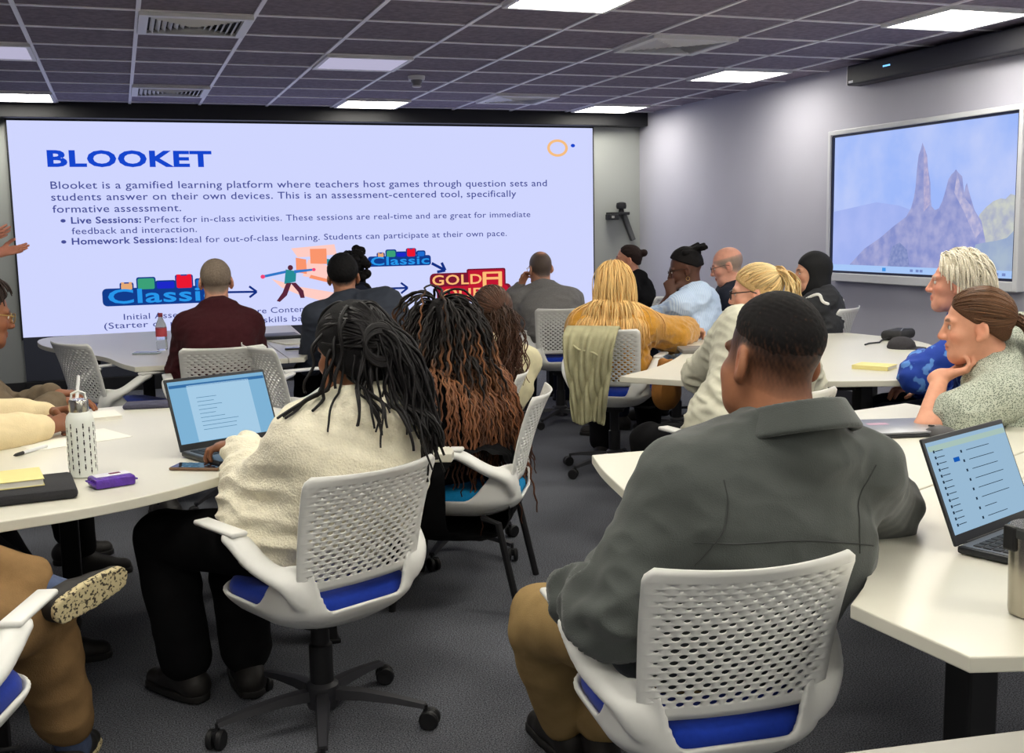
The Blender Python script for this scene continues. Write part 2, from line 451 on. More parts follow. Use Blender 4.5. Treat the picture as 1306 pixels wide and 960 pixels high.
# ------------------------------------------------------------------ LED presentation wall
SX0, SX1, SZ0, SZ1, SY = -.857, 4.733, .52, 2.44, YB-.045
scr = empty('led_display', 'huge bright presentation screen across the back wall reading BLOOKET', 'screen', ((SX0+SX1)/2, SY, SZ0))
OX = (SX0+SX1)/2
MB().box((0, .02, .96), (SX1-SX0+.03, .04, 1.95)).build('cabinet', M_dark, scr)
MB().box((0, -.002, .96), (SX1-SX0, .004, SZ1-SZ0)).build('screen_panel', emit('slide_white', (208, 214, 255), SCREEN), scr)
FY = -.010
NAVY, BLUE = emit('slide_navy', (72, 80, 150), SCREEN), emit('slide_blue', (22, 70, 205), SCREEN)
def screen_text(name, s, x0, x1, z, h, m, bold=0., parent=scr, y=FY, ox=OX, oz=SZ0, lift=0.0):
    cu = bpy.data.curves.new(name, 'FONT'); cu.body = s; cu.offset = bold; cu.resolution_u = 3; cu.space_character = 1.05
    tmp = bpy.data.objects.new(name, cu); C.objects.link(tmp)
    dg = bpy.context.evaluated_depsgraph_get(); me = bpy.data.meshes.new_from_object(tmp.evaluated_get(dg))
    bpy.data.objects.remove(tmp)
    n = len(me.vertices); co = np.zeros(n*3, np.float32); me.vertices.foreach_get('co', co); co = co.reshape(-1, 3)
    a, b = co[:, 0].min(), co[:, 0].max()
    out = np.zeros_like(co); out[:, 0] = x0+(co[:, 0]-a)/(b-a)*(x1-x0)-ox; out[:, 2] = z+co[:, 1]*h/.70-oz; out[:, 1] = y
    me.vertices.foreach_set('co', out.ravel()); me.update(); me.materials.append(m)
    o = bpy.data.objects.new(name, me); C.objects.link(o); o.parent = parent
    return o
screen_text('title_lettering', 'BLOOKET', -.55, .866, 2.045, .137, BLUE, .035)
tx = 'lettering'
screen_text(tx, 'Blooket is a gamified learning platform where teachers host games through question sets and', -.538, 4.211, 1.846, .066, NAVY, .006)
screen_text(tx, 'students answer on their own devices. This is an assessment-centered tool, specifically', -.540, 3.872, 1.742, .066, NAVY, .006)
screen_text(tx, 'formative assessment.', -.536, .567, 1.636, .066, NAVY, .006)
screen_text(tx, 'Live Sessions:', -.389, .209, 1.537, .058, NAVY, .022)
screen_text(tx, 'Perfect for in-class activities. These sessions are real-time and are great for immediate', .240, 4.023, 1.534, .058, NAVY, .004)
screen_text(tx, 'feedback and interaction.', -.389, .697, 1.442, .058, NAVY, .004)
screen_text(tx, 'Homework Sessions:', -.395, .516, 1.350, .058, NAVY, .022)
screen_text(tx, 'Ideal for out-of-class learning. Students can participate at their own pace.', .540, 3.761, 1.345, .058, NAVY, .004)
screen_text(tx, 'Initial Assessment', .004, .800, .652, .055, NAVY, .004)
screen_text(tx, '(Starter or retrieval)', -.171, .860, .576, .055, NAVY, .004)
screen_text(tx, 'Core Content', 1.080, 1.70, .657, .055, NAVY, .004)
screen_text(tx, 'and skills based', 1.060, 1.80, .568, .055, NAVY, .004)
screen_text(tx, 'Retention', 3.45, 3.890, .626, .055, NAVY, .004)
def flat(name, polys, m, parent=scr, y=FY, ox=OX, oz=SZ0, pre=None):
    b = MB()
    for p in polys: b.poly([(q[0]-ox, y, q[1]-oz) for q in p])
    return b.build(name, m, parent)
def ell_poly(cx, cz, rx, rz, n=32): return [(cx+rx*math.cos(2*PI*i/n), cz+rz*math.sin(2*PI*i/n)) for i in range(n)]
flat('bullet', [ell_poly(-.455, 1.563, .022, .016, 12)], NAVY); flat('bullet', [ell_poly(-.462, 1.375, .022, .016, 12)], NAVY)
n = 48; ro, ri = (.115, .088), (.085, .062)
flat('logo_ring', [[(4.335+ro[0]*math.cos(a), 2.234+ro[1]*math.sin(a)), (4.335+ro[0]*math.cos(b), 2.234+ro[1]*math.sin(b)), (4.335+ri[0]*math.cos(b), 2.234+ri[1]*math.sin(b)), (4.335+ri[0]*math.cos(a), 2.234+ri[1]*math.sin(a))]
                   for a, b in ((2*PI*i/n, 2*PI*(i+1)/n) for i in range(n))], emit('logo_orange', (246, 190, 130), SCREEN))
flat('logo_dot', [ell_poly(4.507, 2.26, .024, .018, 16)], BLUE)
DK = emit('slide_darkblue', (20, 48, 130), SCREEN)
def arrow(x0, z0, x1, z1, t=.010, hd=.07):
    d = np.array([x1-x0, z1-z0]); L_ = np.linalg.norm(d); d /= L_; nn = np.array([-d[1], d[0]])
    a, b = np.array([x0, z0]), np.array([x1, z1])
    ps = [[a-nn*t, b-d*.015-nn*t, b-d*.015+nn*t, a+nn*t]]
    for s in (-1, 1):
        e = b-d*hd+nn*s*hd*.75; q = unit(e-b); m_ = np.array([-q[1], q[0]])*t
        ps.append([b-m_, e-m_, e+m_, b+m_][::s])
    flat('arrow', ps, DK)
arrow(.92, .872, 1.217, .866); arrow(2.388, .852, 2.70, .850); arrow(2.955, 1.088, 3.095, 1.012, .014, .07)
CY, CB = emit('logo_cyan', (40, 150, 235), SCREEN), emit('logo_outline', (18, 60, 140), SCREEN)
def rrect(x0, z0, x1, z1, r=.03, n=5):
    out = []
    for cx, cz, a0 in ((x1-r, z1-r, 0), (x0+r, z1-r, 90), (x0+r, z0+r, 180), (x1-r, z0+r, 270)):
        for i in range(n): a = math.radians(a0+90*i/(n-1)); out.append((cx+r*math.cos(a), cz+r*math.sin(a)))
    return out
def classic(x0, x1, z, h):
    w_ = x1-x0
    flat('game_badge', [rrect(x0-.05*w_, z-.18*h, x1+.03*w_, z+1.02*h, .3*h)], CB, y=FY+.002)
    for i, (c, a, b, e) in enumerate((((228, 170, 120), .12, .22, .30), ((60, 160, 120), .27, .42, .62), ((30, 40, 200), .44, .60, .36), ((235, 25, 50), .62, .76, .72), ((30, 110, 210), .80, .92, .42))):
        flat('game_badge', [rrect(x0+a*w_-.012, z+.9*h, x0+b*w_+.012, z+(1.02+e)*h+.012, .02)], CB, y=FY+.0015)
        flat('game_badge', [rrect(x0+a*w_, z+.9*h, x0+b*w_, z+(1.02+e)*h, .015)], emit('badge%d' % i, c, SCREEN), y=FY+.001)
        if i in (0, 3):
            for s in (.0, .7): flat('game_badge', [rrect(x0+(a+s*(b-a))*w_, z+(1.0+e)*h, x0+(a+(s+.3)*(b-a))*w_, z+(1.12+e)*h, .01)], emit('badge%d' % i, c, SCREEN), y=FY+.001)
    screen_text('badge_lettering', 'Classic', x0, x1, z, h*.95, CY, .018, y=FY-.001)
classic(-.12, .86, .805, .135); classic(2.335, 2.93, 1.085, .085)
RED, YEL = emit('gold_red', (190, 24, 50), SCREEN), emit('gold_orange', (255, 190, 120), SCREEN)
flat('game_badge', [rrect(2.93, .845, 3.52, .985, .05), rrect(3.32, .80, 3.74, 1.02, .02), rrect(3.0, .70, 3.80, .86, .05)], emit('gold_outline', (120, 24, 50), SCREEN), y=FY+.002)
flat('game_badge', [rrect(3.335, .815, 3.725, 1.005, .02), rrect(3.03, .715, 3.77, .85, .05)], RED, y=FY+.001)
screen_text('badge_lettering', 'GOLD', 2.955, 3.48, .868, .098, YEL, .015, y=FY-.001)
screen_text('badge_lettering', 'QUEST', 3.06, 3.70, .735, .09, YEL, .015, y=FY-.001)
flat('game_badge', [rrect(3.49, .83, 3.53, .985, .008), rrect(3.66, .83, 3.70, .985, .008), rrect(3.49, .905, 3.70, .93, .008), rrect(3.49, .965, 3.70, .985, .008)], YEL)
# small picture of a striding figure in front of blocks
PK, PO = emit('pic_peach', (255, 205, 196), SCREEN), emit('pic_orange', (250, 150, 110), SCREEN)
flat('illustration', [[(1.36, .985), (1.62, .90), (2.02, .82), (1.95, .72), (1.62, .82), (1.45, .90)], [(1.66, 1.0), (2.03, .93), (2.03, 1.05), (1.72, 1.16)], [(1.56, 1.27), (1.98, 1.30), (2.0, 1.20), (1.62, 1.18)]], PK, y=FY+.001)
flat('illustration', [[(1.60, 1.04), (1.70, 1.02), (1.70, 1.16), (1.60, 1.18)], [(1.74, 1.12), (1.90, 1.11), (1.90, 1.26), (1.74, 1.26)], [(1.72, .98), (2.02, .90), (2.02, .93), (1.74, 1.01)]], PO)
flat('illustration', [[(1.48, .93), (1.59, .95), (1.60, 1.05), (1.50, 1.07)], [(1.95, .87), (2.02, .84), (2.03, .95), (1.97, .97)], [(1.90, 1.10), (1.98, 1.08), (1.98, 1.15), (1.90, 1.16)]], emit('pic_teal', (40, 140, 150), SCREEN), y=FY-.001)
flat('illustration', [[(1.50, .94), (1.55, .94), (1.50, .82), (1.43, .76), (1.40, .77), (1.46, .85)], [(1.54, .94), (1.59, .94), (1.66, .86), (1.67, .79), (1.63, .79), (1.61, .85)], ell_poly(1.545, 1.085, .026, .026, 12)], emit('pic_maroon', (90, 40, 60), SCREEN), y=FY-.001)
flat('illustration', [[(1.28, .995), (1.50, 1.035), (1.50, 1.06), (1.28, 1.02)], [(1.58, 1.03), (1.76, 1.05), (1.76, 1.07), (1.58, 1.06)]], emit('pic_blue', (50, 120, 200), SCREEN), y=FY-.0012)
flat('illustration', [ell_poly(1.28, 1.007, .022, .02, 10), ell_poly(1.77, 1.06, .018, .016, 10)], emit('pic_pink', (240, 70, 120), SCREEN), y=FY-.0015)
struct('trim_2', MB().box((OX, YB-.03, .33), (SX1-SX0, .06, .40), bev=.003), mat('plinth', (62, 66, 80), .6))
struct('trim_3', MB().box((OX, YB-.06, .065), (SX1-SX0, .12, .13), bev=.003), mat('plinth_dark', (20, 21, 26), .5))

# ------------------------------------------------------------------ TV on the right wall
TX = XR-.05
tv = empty('wall_television', 'white framed television on the right wall showing rocky mountain peaks', 'television', (TX, 6.335, .969))
f = MB(); W, H = 1.96, 1.146
f.box((0, W/2-.018, H/2), (.07, .036, H), bev=.006); f.box((0, -W/2+.018, H/2), (.07, .036, H), bev=.006)
f.box((0, 0, H-.018), (.07, W-.06, .036), bev=.006); f.box((0, 0, .032), (.075, W-.06, .064), bev=.006)
f.build('bezel', mat('tv_bezel', (205, 207, 212), .35), tv)
MB().box((.02, 0, H/2), (.045, W-.05, H-.05)).build('back_cover', M_dark, tv)
f = MB()
f.box((-.012, W/2-.043, H/2), (.02, .016, H-.09)); f.box((-.012, -W/2+.043, H/2), (.02, .016, H-.09)); f.box((-.012, 0, H-.044), (.02, W-.09, .016)); f.box((-.012, 0, .072), (.02, W-.09, .018))
f.build('inner_frame', mat('tv_inner', (28, 34, 60), .4), tv)
def tvpoly(name, pts, col, x, col2=None, sc_=9):
    b = MB(); b.poly([(x, p[0]-6.335, p[1]-.969) for p in pts])
    return b.build(name, emit('tv_'+name+str(col), col, TVS, noise=(sc_, col2) if col2 else None), tv)
y0, y1, z0, z1 = 7.268, 5.402, 1.048, 2.070
tvpoly('wallpaper_sky', [(y0, z0), (y1, z0), (y1, z1), (y0, z1)], (160, 186, 250), -.004, (190, 204, 250), 2.2)
tvpoly('wallpaper_hill', [(y0, 1.50), (6.75, 1.56), (6.5, 1.53), (6.2, 1.45), (6.2, z0), (y0, z0)], (160, 178, 240), -.0055, (172, 186, 244), 4)
tvpoly('wallpaper_hill', [(5.76, 1.25), (5.72, 1.45), (5.66, 1.50), (5.60, 1.535), (5.54, 1.55), (5.5, 1.545), (5.46, 1.575), (y1, 1.56), (y1, z0), (5.76, z0)], (172, 178, 200), -.0065, (204, 208, 200), 14)
pk = [(7.08, 1.075), (6.96, 1.16), (6.872, 1.222), (6.7, 1.30), (6.55, 1.385), (6.476, 1.421), (6.42, 1.45), (6.372, 1.508), (6.345, 1.58), (6.331, 1.653), (6.322, 1.78), (6.309, 1.869), (6.288, 1.91), (6.274, 1.952),
      (6.25, 1.90), (6.225, 1.864), (6.21, 1.77), (6.183, 1.675), (6.175, 1.57), (6.165, 1.517), (6.13, 1.49), (6.092, 1.501), (6.06, 1.55), (6.036, 1.613), (6.01, 1.69), (5.982, 1.722), (5.96, 1.735), (5.943, 1.752), (5.92, 1.73), (5.883, 1.703), (5.87, 1.64), (5.858, 1.596), (5.85, 1.64), (5.838, 1.66), (5.82, 1.61), (5.799, 1.563), (5.76, 1.48), (5.697, 1.411), (5.67, 1.33), (5.653, 1.275), (5.60, 1.20), (5.55, 1.06)]
tvpoly('wallpaper_peaks', pk, (136, 146, 205), -.008, (170, 172, 216), 11)
tvpoly('wallpaper_slope', [(6.26, 1.93), (6.225, 1.864), (6.195, 1.675), (6.18, 1.53), (6.24, 1.48), (6.25, 1.7)], (160, 160, 208), -.009, (192, 182, 214), 30)
tvpoly('wallpaper_slope', [(5.93, 1.73), (5.87, 1.58), (5.78, 1.50), (5.68, 1.36), (5.74, 1.30), (5.86, 1.48), (5.95, 1.6)], (160, 164, 212), -.009, (196, 190, 220), 26)
tvpoly('wallpaper_slope', [(6.62, 1.06), (6.56, 1.24), (6.48, 1.27), (6.40, 1.22), (6.36, 1.06)], (122, 136, 190), -.009, (146, 156, 204), 40)
tvpoly('wallpaper_meadow', [(5.80, 1.06), (5.74, 1.26), (5.653, 1.275), (5.56, 1.285), (5.474, 1.303), (y1, 1.36), (y1, 1.06)], (152, 170, 205), -.0095, (170, 186, 206), 8)
tvpoly('taskbar', [(y0, 1.048), (y1, 1.048), (y1, 1.098), (y0, 1.098)], (168, 200, 248), -.0105)
tvpoly('taskbar_icon', [(6.66, 1.06), (6.62, 1.06), (6.62, 1.086), (6.66, 1.086)], (70, 150, 230), -.0115)
for yy in (6.36, 6.30, 6.26, 5.56, 5.50): tvpoly('taskbar_icon', [(yy, 1.064), (yy-.03, 1.064), (yy-.03, 1.082), (yy, 1.082)], (120, 140, 200), -.0115)
# ------------------------------------------------------------------ soundbar, wall camera
t = empty('soundbar', 'long black soundbar mounted high on the right wall above the television', 'soundbar', (XR-.075, 6.07, 2.42))
MB().box((0, 0, .072), (.13, 1.90, .145), bev=.012).build('body', mat('bar_black', (34, 34, 42), .55, bump=(500, .2, .001)), t)
MB().box((0, .953, .072), (.125, .012, .14), bev=.004).build('end_cap', M_frame, t)
MB().box((-.066, .50, .085), (.004, .075, .011)).build('status_light', emit('bar_led', (120, 190, 255), 1.6), t)
MB().box((-.066, .90, .024), (.004, .05, .016)).build('badge', mat('bar_badge', (190, 190, 200), .4), t)
t = empty('conference_camera', 'small black conference camera on a wall shelf in the far right corner', 'camera', (4.99, YB-.1, 1.50))
MB().box((.02, .03, .055), (.22, .13, .03), bev=.006).build('shelf', M_dark, t)
MB().box((-.06, -.0, .02), (.12, .10, .06), bev=.01).build('base', M_dark, t)
MB().box((.16, .07, -.09), (.05, .05, .30), rot=Matrix.Rotation(-.38, 3, 'Y'), bev=.006).build('shadow_bar', mat('shadow_grey', (92, 94, 96), .6), t)  # diagonal bar stands in for a shadow on the wall, coloured shadow grey
MB().lathe([(.03, .07), (.025, .10), (.05, .105), (.056, .13), (.05, .165), (.02, .175)], c=(.05, .01, 0), n=20).build('camera_head', M_dark, t, smooth=True)
MB().box((-.075, -.052, .02), (.03, .006, .025)).build('lens', mat('lens_grey', (150, 150, 150), .2), t)
# ================================================================== CHAIRS
M_shell = mat('white_plastic', (226, 226, 222), .38)
M_blk = mat('black_plastic', (20, 20, 23), .5)
M_base = mat('dark_grey_plastic', (44, 44, 49), .5)
M_blue = mat('blue_fabric', (20, 50, 150), .9, noise=(60, .12), bump=(700, .3, .001), sheen=.15, spec=.2)
M_teal = mat('teal_fabric', (24, 130, 185), .9, noise=(60, .12), bump=(700, .3, .001), spec=.2)
def backrest_mesh():
    NC, NR = 12, 25
    na, nb = 2*NC+1, NR+1
    def pos(u, v):
        wv = .196+.020*v
        e = max(0, v-.93)/.07; wv -= .022*e*e
        x = u*wv; z = .478+.332*v-.006*(1-u*u)*max(v, 0)**4
        y = -.222-.085*v-.03*v**3+.046*u*u*(.5+.5*v)
        return (x, y, z)
    V = []; F = []
    def add(u, v): V.append(pos(u, v)); return len(V)-1
    G = [[add(-1+2*a/(na-1), b/NR) for b in range(nb)] for a in range(na)]
    for b in range(NR):
        cells = [(2*i, 2*i+2) for i in range(NC)] if b % 2 == 0 else [(0, 1)]+[(2*i+1, 2*i+3) for i in range(NC-1)]+[(na-2, na-1)]
        for a0, a1 in cells:
            cu = -1+(a0+a1)/(na-1); cv = (b+.5)/NR
            if a1-a0 == 1:
                F.append([G[a0][b], G[a1][b], G[a1][b+1], G[a0][b+1]]); continue
            am = a0+1
            s = min(1, max(0, (.93-cv)/.38))*.75+.25
            s *= min(1, max(0, (.90-abs(cu))/.25)*.6+.45)
            bound = [G[am][b], G[a1][b], G[a1][b+1], G[am][b+1], G[a0][b+1], G[a0][b]]
            if cv > .93 or cv < .10 or abs(cu) > .90:
                F.append([bound[-1]]+bound[:-1]); continue
            ru, rv = .044*s, .0192*s
            hole = []
            for k in range(12):
                an = -PI/2+2*PI*k/12
                hole.append(add(cu+ru*math.cos(an), cv+rv*math.sin(an)))
            # bound points at 6 stations, hole points at 12
            for k in range(6):
                A, B = bound[k], bound[(k+1) % 6]; h0, h1, h2 = hole[2*k], hole[2*k+1], hole[(2*k+2) % 12]
                F.append([A, B, h1]); F.append([A, h1, h0]); F.append([B, h2, h1])
    return V, F
def chair_shell():
    v = Vol((-.33, -.36, .34), (.33, .30, .68), .0065)
    def tub(X, Y, Z):
        ins = .075*np.clip((.43-Z)/.08, 0, 1)**2
        hx, r = .222-ins, .13
        qx, qy = np.abs(X)-(hx-r), np.abs(Y+.0)-(.232-ins-r)
        dp = np.sqrt(np.maximum(qx, 0)**2+np.maximum(qy, 0)**2)+np.minimum(np.maximum(qx, qy), 0)-r
        wall = np.abs(dp)-.007
        sx = np.clip((np.abs(X)-.112)/.06, 0, 1); sx = sx*sx*(3-2*sx)
        sy = np.clip((-.03-Y)/.16, 0, 1); sy = sy*sy*(3-2*sy)
        top = .424+.135*sx*sy
        wall = np.maximum(wall, np.maximum(Z-top, .352-Z))
        bot = np.maximum(np.abs(Z-.362)-.008, dp)
        h = np.maximum(.02-np.abs(wall-bot), 0)/.02
        return np.minimum(wall, bot)-h*h*.02*.25
    v.add((tub, (-.26, -.27, .35), (.26, .27, .56)))
    for s in (-1, 1):
        ctl = np.array([(.188, -.205, .45), (.202, -.200, .505), (.228, -.165, .528), (.250, -.115, .552), (.259, -.07, .582), (.262, -.03, .606), (.262, .02, .616)])
        t_ = np.linspace(0, len(ctl)-1, 19)
        pts = np.stack([np.interp(t_, np.arange(len(ctl)), ctl[:, i]) for i in range(3)], 1)
        for _ in range(2): pts[1:-1] = (pts[:-2]+2*pts[1:-1]+pts[2:])/4
        rr = np.interp(t_, [0, 1, 3, 6], [.008, .0105, .011, .0085])
        for (a, b, r1, r2) in zip(pts, pts[1:], rr, rr[1:]): v.add(p_cone((s*a[0], a[1], a[2]), (s*b[0], b[1], b[2]), r1, r2, flat=((1, 0, 0), .55)), .026)
    return v.mesh()
def armpad():
    return lambda s: MB().box((s*.262, .065, .627), (.050, .215, .015), bev=.007, seg=3)
V_, F_ = chair_shell(); V_ = vsmooth(V_, F_, 1, .4)
BV, BF = backrest_mesh()
def make_chair(label, group, blue=M_blue, lift=0., swivel=True):
    t = empty('office_chair', label, 'chair', group=group)
    L_ = np.array([0, 0, lift])
    b = new_mesh('backrest', np.array(BV)+L_, BF, M_shell, t, smooth=True)
    md = b.modifiers.new('thickness', 'SOLIDIFY'); md.thickness = .005; md.offset = 0
    new_mesh('seat_shell', V_+L_, F_, M_shell, t)
    for s in (-1, 1): armpad()(s).build('armrest', M_shell, t, loc=L_, smooth=True)
    v = Vol((-.24, -.25, .37), (.24, .26, .50), .012)
    
    def cush(X, Y, Z):
        qx, qy = np.abs(X)-.088, np.abs(Y)-.098
        dp = np.sqrt(np.maximum(qx, 0)**2+np.maximum(qy, 0)**2)+np.minimum(np.maximum(qx, qy), 0)-.122
        top = .452+.010*np.clip(-dp/.2, 0, 1)
        a_, b_ = dp+.03, np.maximum(Z-top, .392-Z)+.03
        return np.sqrt(np.maximum(a_, 0)**2+np.maximum(b_, 0)**2)+np.minimum(np.maximum(a_, b_), 0)-.03
    v.add((cush, (-.22, -.23, .37), (.22, .23, .47)))
    SV, SF = v.mesh(); new_mesh('seat', SV+L_, SF, blue, t)
    if swivel:
        u = MB().box((0, 0, .345), (.17, .22, .03), bev=.01); u.lathe([(.055, .30), (.06, .335)], n=20); u.build('mechanism', M_blk, t, loc=L_, smooth=True)
        c = MB().lathe([(.034, .10), (.034, .24), (.027, .245), (.027, .335+lift)], n=20); c.build('gas_stem', M_blk, t, smooth=True)
        MB().tube([(.05, .0, .335), (.20, .02, .325), (.235, .02, .33)], .006).build('lever', M_blk, t, loc=L_, smooth=True)
        hb = MB().lathe([(.045, .055), (.05, .075), (.048, .12), (.036, .13)], n=20)
        for k in range(5):
            a = math.radians(72*k+20); R = Matrix.Rotation(a, 3, 'Z')
            P = [(.02, .022, .095, .030), (.12, .020, .094, .025), (.22, .0165, .083, .018), (.305, .014, .068, .013)]
            vs = []
            for r_, hw, z, hh in P:
                vs.append([hb.bm.verts.new(R @ Vector((r_, sx*hw, z+sz*hh*.5))) for sx, sz in ((-1, -1), (1, -1), (.75, 1), (-.75, 1))])
            for A, B in zip(vs, vs[1:]):
                for i in range(4): hb.bm.faces.new((A[i], A[(i+1) % 4], B[(i+1) % 4], B[i]))
            hb.bm.faces.new(vs[0][::-1]); hb.bm.faces.new(vs[-1])
        bmesh.ops.recalc_face_normals(hb.bm, faces=hb.bm.faces)
        hb.build('star_base', M_base, t, smooth=True)
        for k in range(5):
            a = math.radians(72*k+20); R = Matrix.Rotation(a, 4, 'Z')
            cm = MB(); T = Matrix.Translation((.305*math.cos(a), .305*math.sin(a), 0)) @ Matrix.Rotation(a+.9*(k % 3-1), 4, 'Z')
            for s in (-1, 1):
                cm.lathe([(.010, -.008), (.024, -.009), (.0285, -.005), (.0285, .005), (.024, .009), (.010, .008)], n=18, M=T @ Matrix.Translation((.012, s*.014, .0285)) @ Matrix.Rotation(PI/2, 4, 'X'))
            cm.box(T @ Vector((.010, 0, .040)), (.036, .012, .030), rot=T.to_3x3(), bev=.004)
            cm.lathe([(.007, .045), (.007, .070)], c=T @ Vector((0, 0, 0)), n=10)
            cm.build('castor', M_blk, t, smooth=True)
    else:
        for sx in (-1, 1):
            for y_, yt in ((.20, .25), (-.16, -.235)):
                MB().tube([(sx*.20, y_*.6, .355), (sx*.235, y_, .345), (sx*.245, yt, .0)], .0135, 10).build('leg', M_blk, t, smooth=True)
            MB().tube([(sx*.235, .20, .35), (sx*.258, .10, .48), (sx*.262, .04, .612)], .012, 8).build('arm_post', M_blk, t, smooth=True)
    return t
CH = {}
G_CH = 'white perforated chairs with blue seats'
def place(t, x, y, yaw): t.location = (x, y, 0); t.rotation_euler = (0, 0, math.radians(yaw)); return t
base_chair = make_chair('white perforated swivel chair with the person in cream fleece, whole star base in view', G_CH)
place(base_chair, .478, 3.055, 24)
tall_chair = make_chair('empty white perforated chair turned side on at the rear left table', G_CH, lift=.055)
place(tall_chair, -.03, 6.42, -60)
def chair(x, y, yaw, label, tall=False):
    c = copy_tree(tall_chair if tall else base_chair); c['label'] = label
    return place(c, x, y, yaw)
chair(1.095, 1.985, -6, 'large white perforated chair back in front, holding the man in grey fleece')
chair(-.50, 2.52, -17, 'white chair arm and blue seat cut by the left edge, under tan trousers')
chair(.46, 5.90, 0, 'white perforated chair behind the man in the maroon sweater', True)
chair(.90, 5.66, -74, 'grey chair back seen edge on beside the maroon sweater man', True)
chair(1.36, 6.18, -8, 'white perforated chair back behind the man in the navy jacket', True)
chair(2.98, 7.36, -14, 'white perforated chair with navy seat behind the man in grey hoodie', True)
chair(2.66, 5.74, -38, 'white perforated chair with an olive jacket over its back', True)
chair(1.34, 4.58, 70, 'white chair edge showing behind long auburn hair, under the woman with brown ponytail')
chair(2.27, 3.70, 8, 'white chair with its arm showing beside the blonde ponytailed woman')
chair(3.50, 6.55, 28, 'white chair under the person in pale blue shirt', True)
chair(3.74, 4.02, 55, 'white chair under the white haired person in blue')
chair(3.22, 3.20, 60, 'white chair under the man with long brown ponytail')
chair(-.98, 3.95, -82, 'white chair under the person holding a white pen')
chair(-.78, 4.85, -75, 'white chair under the person in glasses at the left')
chair(4.35, 6.30, 35, 'white chair under the woman in black headscarf', True)
chair(4.0, 6.95, 30, 'white chair under the bald man in navy', True)
chair(3.95, 8.15, 40, 'white chair under the man in black t-shirt', True)
chair(1.55, 7.20, 60, 'white chair under the person with black curly ponytail', True)
leg_chair = make_chair('white chair seen edge on with black legs and bright teal seat', G_CH, blue=M_teal, swivel=False)
place(leg_chair, 1.22, 4.0, 62)

# ================================================================== TABLES
M_top = mat('white_laminate', (216, 213, 199), .32, noise=(3, .015))
M_leg = mat('table_leg_black', (18, 18, 20), .45)
def smooth_poly(pts, it=2):
    """pts: (x, y) corner kept sharp, (x, y, 1) rounded"""
    P = [(p[0], p[1], len(p) > 2) for p in pts]
    for _ in range(it):
        out = []; n = len(P)
        for i, p in enumerate(P):
            if not p[2]: out.append(p); continue
            a, b = P[i-1], P[(i+1) % n]
            out.append((p[0]*.75+a[0]*.25, p[1]*.75+a[1]*.25, True)); out.append((p[0]*.75+b[0]*.25, p[1]*.75+b[1]*.25, True))
        P = out
    return [(p[0], p[1]) for p in P]
def table(label, polys, legs, z=.72, group='white meeting tables', th=.028, top=None):
    cx = sum(p[0] for p in polys[0])/len(polys[0]); cy = sum(p[1] for p in polys[0])/len(polys[0])
    t = empty('meeting_table', label, 'table', (cx, cy, 0), group=group)
    for p in polys:
        MB().prism([(q[0]-cx, q[1]-cy) for q in smooth_poly(p)], z-th, z, bev=.003).build('tabletop', top or M_top, t)
    for lx, ly in legs:
        l = MB().box((lx-cx, ly-cy, (z-th)/2), (.07, .07, z-th-.004), bev=.006); l.box((lx-cx, ly-cy, .008), (.09, .09, .016), bev=.004)
        l.build('leg', M_leg, t)
    f = MB()
    for (a, b), (c, d) in zip(legs, legs[1:]):
        L_ = math.hypot(c-a, d-b); an = math.atan2(d-b, c-a)
        f.box(((a+c)/2-cx, (b+d)/2-cy, z-th-.03), (L_, .03, .05), rot=Matrix.Rotation(an, 3, 'Z'))
    f.build('under_frame', M_leg, t)
    return t
table('white curved table at the rear left in front of the screen',
      [[(-.576, 8.27, 1), (-.54, 7.8, 1), (-.39, 7.38, 1), (-.275, 7.2, 1), (-.18, 6.95, 1), (-.09, 6.72, 1), (-.03, 6.4, 1), (.042, 6.19), (.858, 6.19), (.858, 8.45), (-.40, 8.45, 1)],
       [(.863, 6.19), (.95, 6.20), (1.03, 6.45, 1), (1.10, 6.9, 1), (1.14, 7.4, 1), (1.2, 8.45), (.863, 8.45)]], [(.12, 6.9), (.75, 6.6), (.9, 8.2), (-.2, 8.1)])
table('white table on the left holding the white bottle and open laptop',
      [[(-.66, 2.86), (-.45, 2.885, 1), (-.321, 2.937, 1), (-.14, 2.983, 1), (.056, 3.08, 1), (.225, 3.22, 1), (.36, 3.36, 1), (.52, 3.42, 1), (.72, 3.36, 1), (.947, 3.262), (.985, 3.34, 1), (.92, 3.52, 1), (.80, 3.80, 1), (.66, 4.2, 1), (.50, 4.60, 1), (.30, 4.80, 1), (.158, 4.825, 1), (-.136, 4.76), (-.40, 4.70), (-.50, 4.3, 1), (-.56, 3.9, 1), (-.60, 3.4, 1)]],
      [(-.40, 3.15), (-.25, 4.5), (.35, 4.4), (.60, 3.7)])
table('white pointed table in the middle right with notebooks',
      [[(2.182, 4.65), (2.30, 4.74, 1), (2.42, 4.82, 1), (2.564, 4.95, 1), (2.75, 5.16, 1), (2.973, 5.455, 1), (3.10, 5.72, 1), (3.22, 5.92), (3.7, 6.02), (4.35, 5.85), (4.42, 5.5, 1), (4.38, 5.14, 1), (4.15, 4.75, 1), (3.80, 4.50, 1), (3.50, 4.25, 1), (3.26, 3.955), (2.496, 4.254)]],
      [(2.62, 4.62), (3.25, 4.25), (4.1, 5.3), (3.4, 5.7)])
